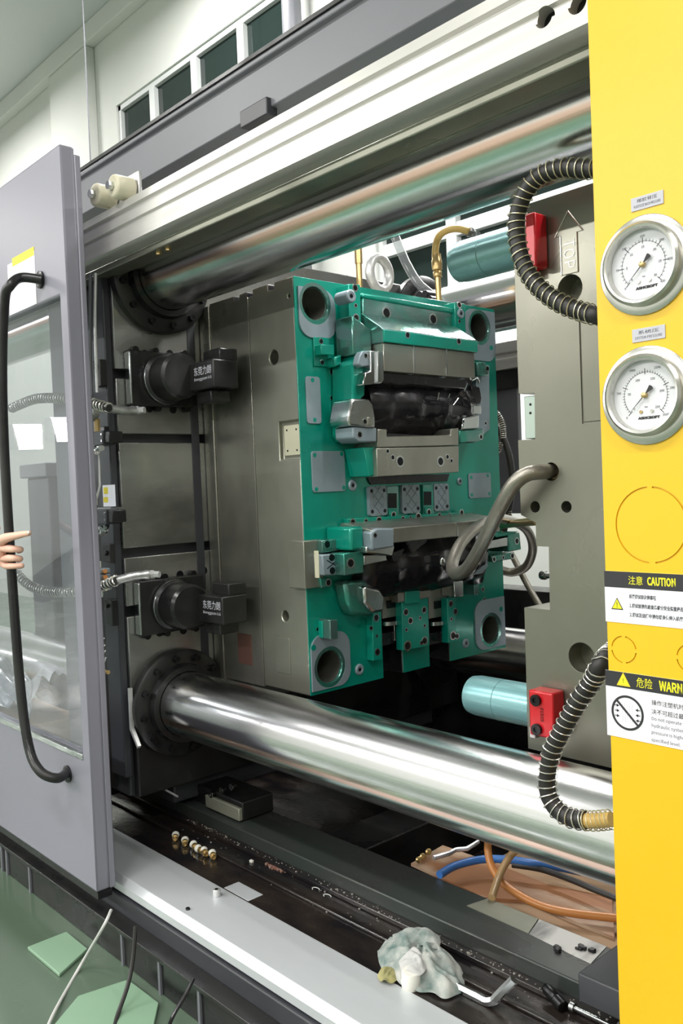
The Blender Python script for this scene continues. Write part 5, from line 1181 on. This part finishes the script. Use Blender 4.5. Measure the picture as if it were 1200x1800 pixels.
# ================================================================== FLOOR IN FRONT
def fl(u, v, z=0.0): return W(u, v, 'Z', z)
tag(MB().tube(smooth_path([W(195, 1600, 'Y', 1.04), W(182, 1628, 'Y', 1.0), fl(140, 1700, .01), fl(95, 1780, .01), fl(70, 1840, .01)], 8), .0042, 8).build('white_cable', M['tubewhite']), 'pale cable hanging from the door bottom and crossing the green floor', 'cable')
tag(MB().tube(smooth_path([W(238, 1628, 'Y', 1.05), W(234, 1680, 'Y', 1.03), W(225, 1730, 'Y', 1.0), fl(205, 1790, .01), fl(190, 1850, .01)], 8), .0055, 8).build('black_floor_cable', M['rubber']), 'black cable hanging beside the door corner down to the green floor', 'cable')
tag(MB().tube(smooth_path([W(340, 1720, 'Y', 1.05), W(325, 1750, 'Y', 1.02), W(300, 1795, 'Y', .98), W(285, 1850, 'Y', .95)], 8), .0045, 8).build('dark_blue_cable', M['core']), 'dark shiny cable hanging at the bottom edge right of the floor light patches', 'cable')
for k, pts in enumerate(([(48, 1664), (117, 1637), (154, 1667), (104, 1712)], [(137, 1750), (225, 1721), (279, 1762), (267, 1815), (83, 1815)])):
    q = [fl(u, v, .01) for u, v in pts]  # thin lighter green slabs stand for light falling on the floor
    tag(MB().prism([(p.x, min(p.y, 1.07)) for p in q], 'Z', .0005, .010).build('floor_light_patch', M['litfloor'], bevel=.002), ('small pale green light patch painted on the floor near the left edge', 'larger pale green light patch painted on the floor between the two hanging cables')[k], 'light patch')
# ================================================================== LEFT BACKGROUND SEEN THROUGH THE DOOR
t = thing('rear_column', 'dark upright machine column seen through the clear door window', 'column', (-4.0, 1.9, 0))
cx0, cx1 = W(55, 1000, 'Y', 1.6).x, W(92, 1000, 'Y', 1.6).x
MB().box(cx0, cx1, 1.6, 1.72, .24, 1.36).build('column_body', M['darkp'], t, bevel=.01)
MB().box(cx0-.03, cx1+.03, 1.58, 1.74, 1.36, 1.42).build('column_head', M['greyp'], t, bevel=.006)
tag(MB().box(-4.6, -3.0, 2.95, 2.998, .0, 1.55).build('rear_cover_sheet', M['whitef'], bevel=.004), 'pale cover sheet at the back seen through the door window', 'panel')
tag(MB().box(-4.5, -3.05, 2.90, 2.945, 1.12, 1.17).build('rear_cross_bar', M['greyp'], bevel=.004), 'grey cross bar in front of the pale cover sheet behind the door', 'bar')
pf = [W(u, v, 'Y', 1.42) for u, v in ((-30, 1130), (60, 1110), (95, 1150), (90, 1190), (100, 1240), (-30, 1250))]
o = MB(); K = 14
vs = []; fs = []
for i in range(K+1):
    for j in range(K+1):
        a, b = i/K, j/K
        x = -3.62+.82*a; y = 1.12+.17*b; z = .56+.15*math.sin(math.pi*b)*(.7+.3*math.sin(a*7))+.018*math.sin(a*31+b*11)+.015*math.sin(b*27-a*13)
        vs.append((x, y, z))
for i in range(K):
    for j in range(K): fs.append((i*(K+1)+j, (i+1)*(K+1)+j, (i+1)*(K+1)+j+1, i*(K+1)+j+1))
f_ = MB().add(vs, fs).build('crumpled_film', M['film'], sharp=180); s_ = f_.modifiers.new('t', 'SOLIDIFY'); s_.thickness = .003
tag(f_, 'crumpled silvery film lying over the bed behind the clear door window', 'film')
tag(MB().box(-3.6, -2.80, 1.12, 1.30, .191, .525).build('brown_carton', M['cardcut'], bevel=.004), 'brown carton standing behind the bottom of the clear door window', 'box')
# ================================================================== HAND ON THE DOOR HANDLE
def skin_tube(bm_list, pts, radii):
    bm_list.append((pts, radii))
def skinned(name, chains, m_, lv=2):
    """one continuous surface grown from connected chains of joints; chain = list of (point, radius), shared points are merged"""
    me = bpy.data.meshes.new(name); bm = bmesh.new(); sk = bm.verts.layers.skin.verify(); idx = {}
    first = None
    for ch in chains:
        prev = None
        for p, r in ch:
            key = tuple(round(c, 5) for c in p)
            if key not in idx:
                v = bm.verts.new(p); idx[key] = v; v[sk].radius = (r, r)
                if first is None: first = v; v[sk].use_root = True
            v = idx[key]
            if prev is not None and prev is not v:
                try: bm.edges.new((prev, v))
                except ValueError: pass
            prev = v
    bm.to_mesh(me); bm.free(); o = bpy.data.objects.new(name, me); C.objects.link(o)
    md = o.modifiers.new('skin', 'SKIN'); md.use_smooth_shade = True; md.branch_smoothing = .6
    s = o.modifiers.new('sub', 'SUBSURF'); s.levels = lv; s.render_levels = lv
    dg = bpy.context.evaluated_depsgraph_get(); dg.update()
    m2 = bpy.data.meshes.new_from_object(o.evaluated_get(dg)); bpy.data.objects.remove(o)
    for p in m2.polygons: p.use_smooth = True
    m2.materials.clear(); m2.materials.append(m_)
    o = bpy.data.objects.new(name, m2); C.objects.link(o); return o
yh = .935     # the hand closes on the handle bar at Y = .96
def hp_(u, v, y=yh): return tuple(W(u, v, 'Y', y))
wrist = hp_(-62, 985, .885)
palm = hp_(-10, 962, .915)
k_i = hp_(8, 946, .925); k_m = hp_(8, 964, .93); k_r = hp_(6, 981, .932); k_l = hp_(8, 995, .935)
chains = [
    [(hp_(-260, 1060, .72), .045), (hp_(-180, 1025, .78), .040), (hp_(-110, 1000, .84), .033), (wrist, .030), (palm, .030)],
    [(palm, .030), (k_i, .0150), (hp_(26, 942, .932), .0115), (hp_(40, 939, .940), .0098), (hp_(53, 937, .945), .0078)],
    [(palm, .030), (k_m, .0130), (hp_(24, 965, .936), .0105), (hp_(38, 966, .955), .0090), (hp_(32, 969, .975), .0075)],
    [(palm, .030), (k_r, .0125), (hp_(24, 981, .938), .0102), (hp_(37, 982, .957), .0088), (hp_(31, 985, .976), .0072)],
    [(palm, .030), (k_l, .0110), (hp_(26, 995, .942), .0088), (hp_(40, 994, .958), .0076), (hp_(35, 997, .973), .0062)],
    [(palm, .030), (hp_(-22, 945, .94), .0135), (hp_(-12, 932, .962), .0105), (hp_(0, 926, .975), .0085)],
]
hand = skinned('person', chains, M['skin'])
tag(hand, 'hand of a person gripping the black door handle, index finger pointing right', 'person')
a = Vector(hp_(-130, 1008, .825)); b = Vector(hp_(-300, 1075, .69))
MB().tube([a, a.lerp(b, .3), a.lerp(b, .7), b], [.043, .050, .056, .06], 20).build('sleeve', M['sleeve'], hand)
# index fingernail
n0 = Vector(hp_(50, 936, .9385)); MB().ball(n0, .0052, 8, (1.1, .45, .8)).build('fingernail', M['tape'], hand)
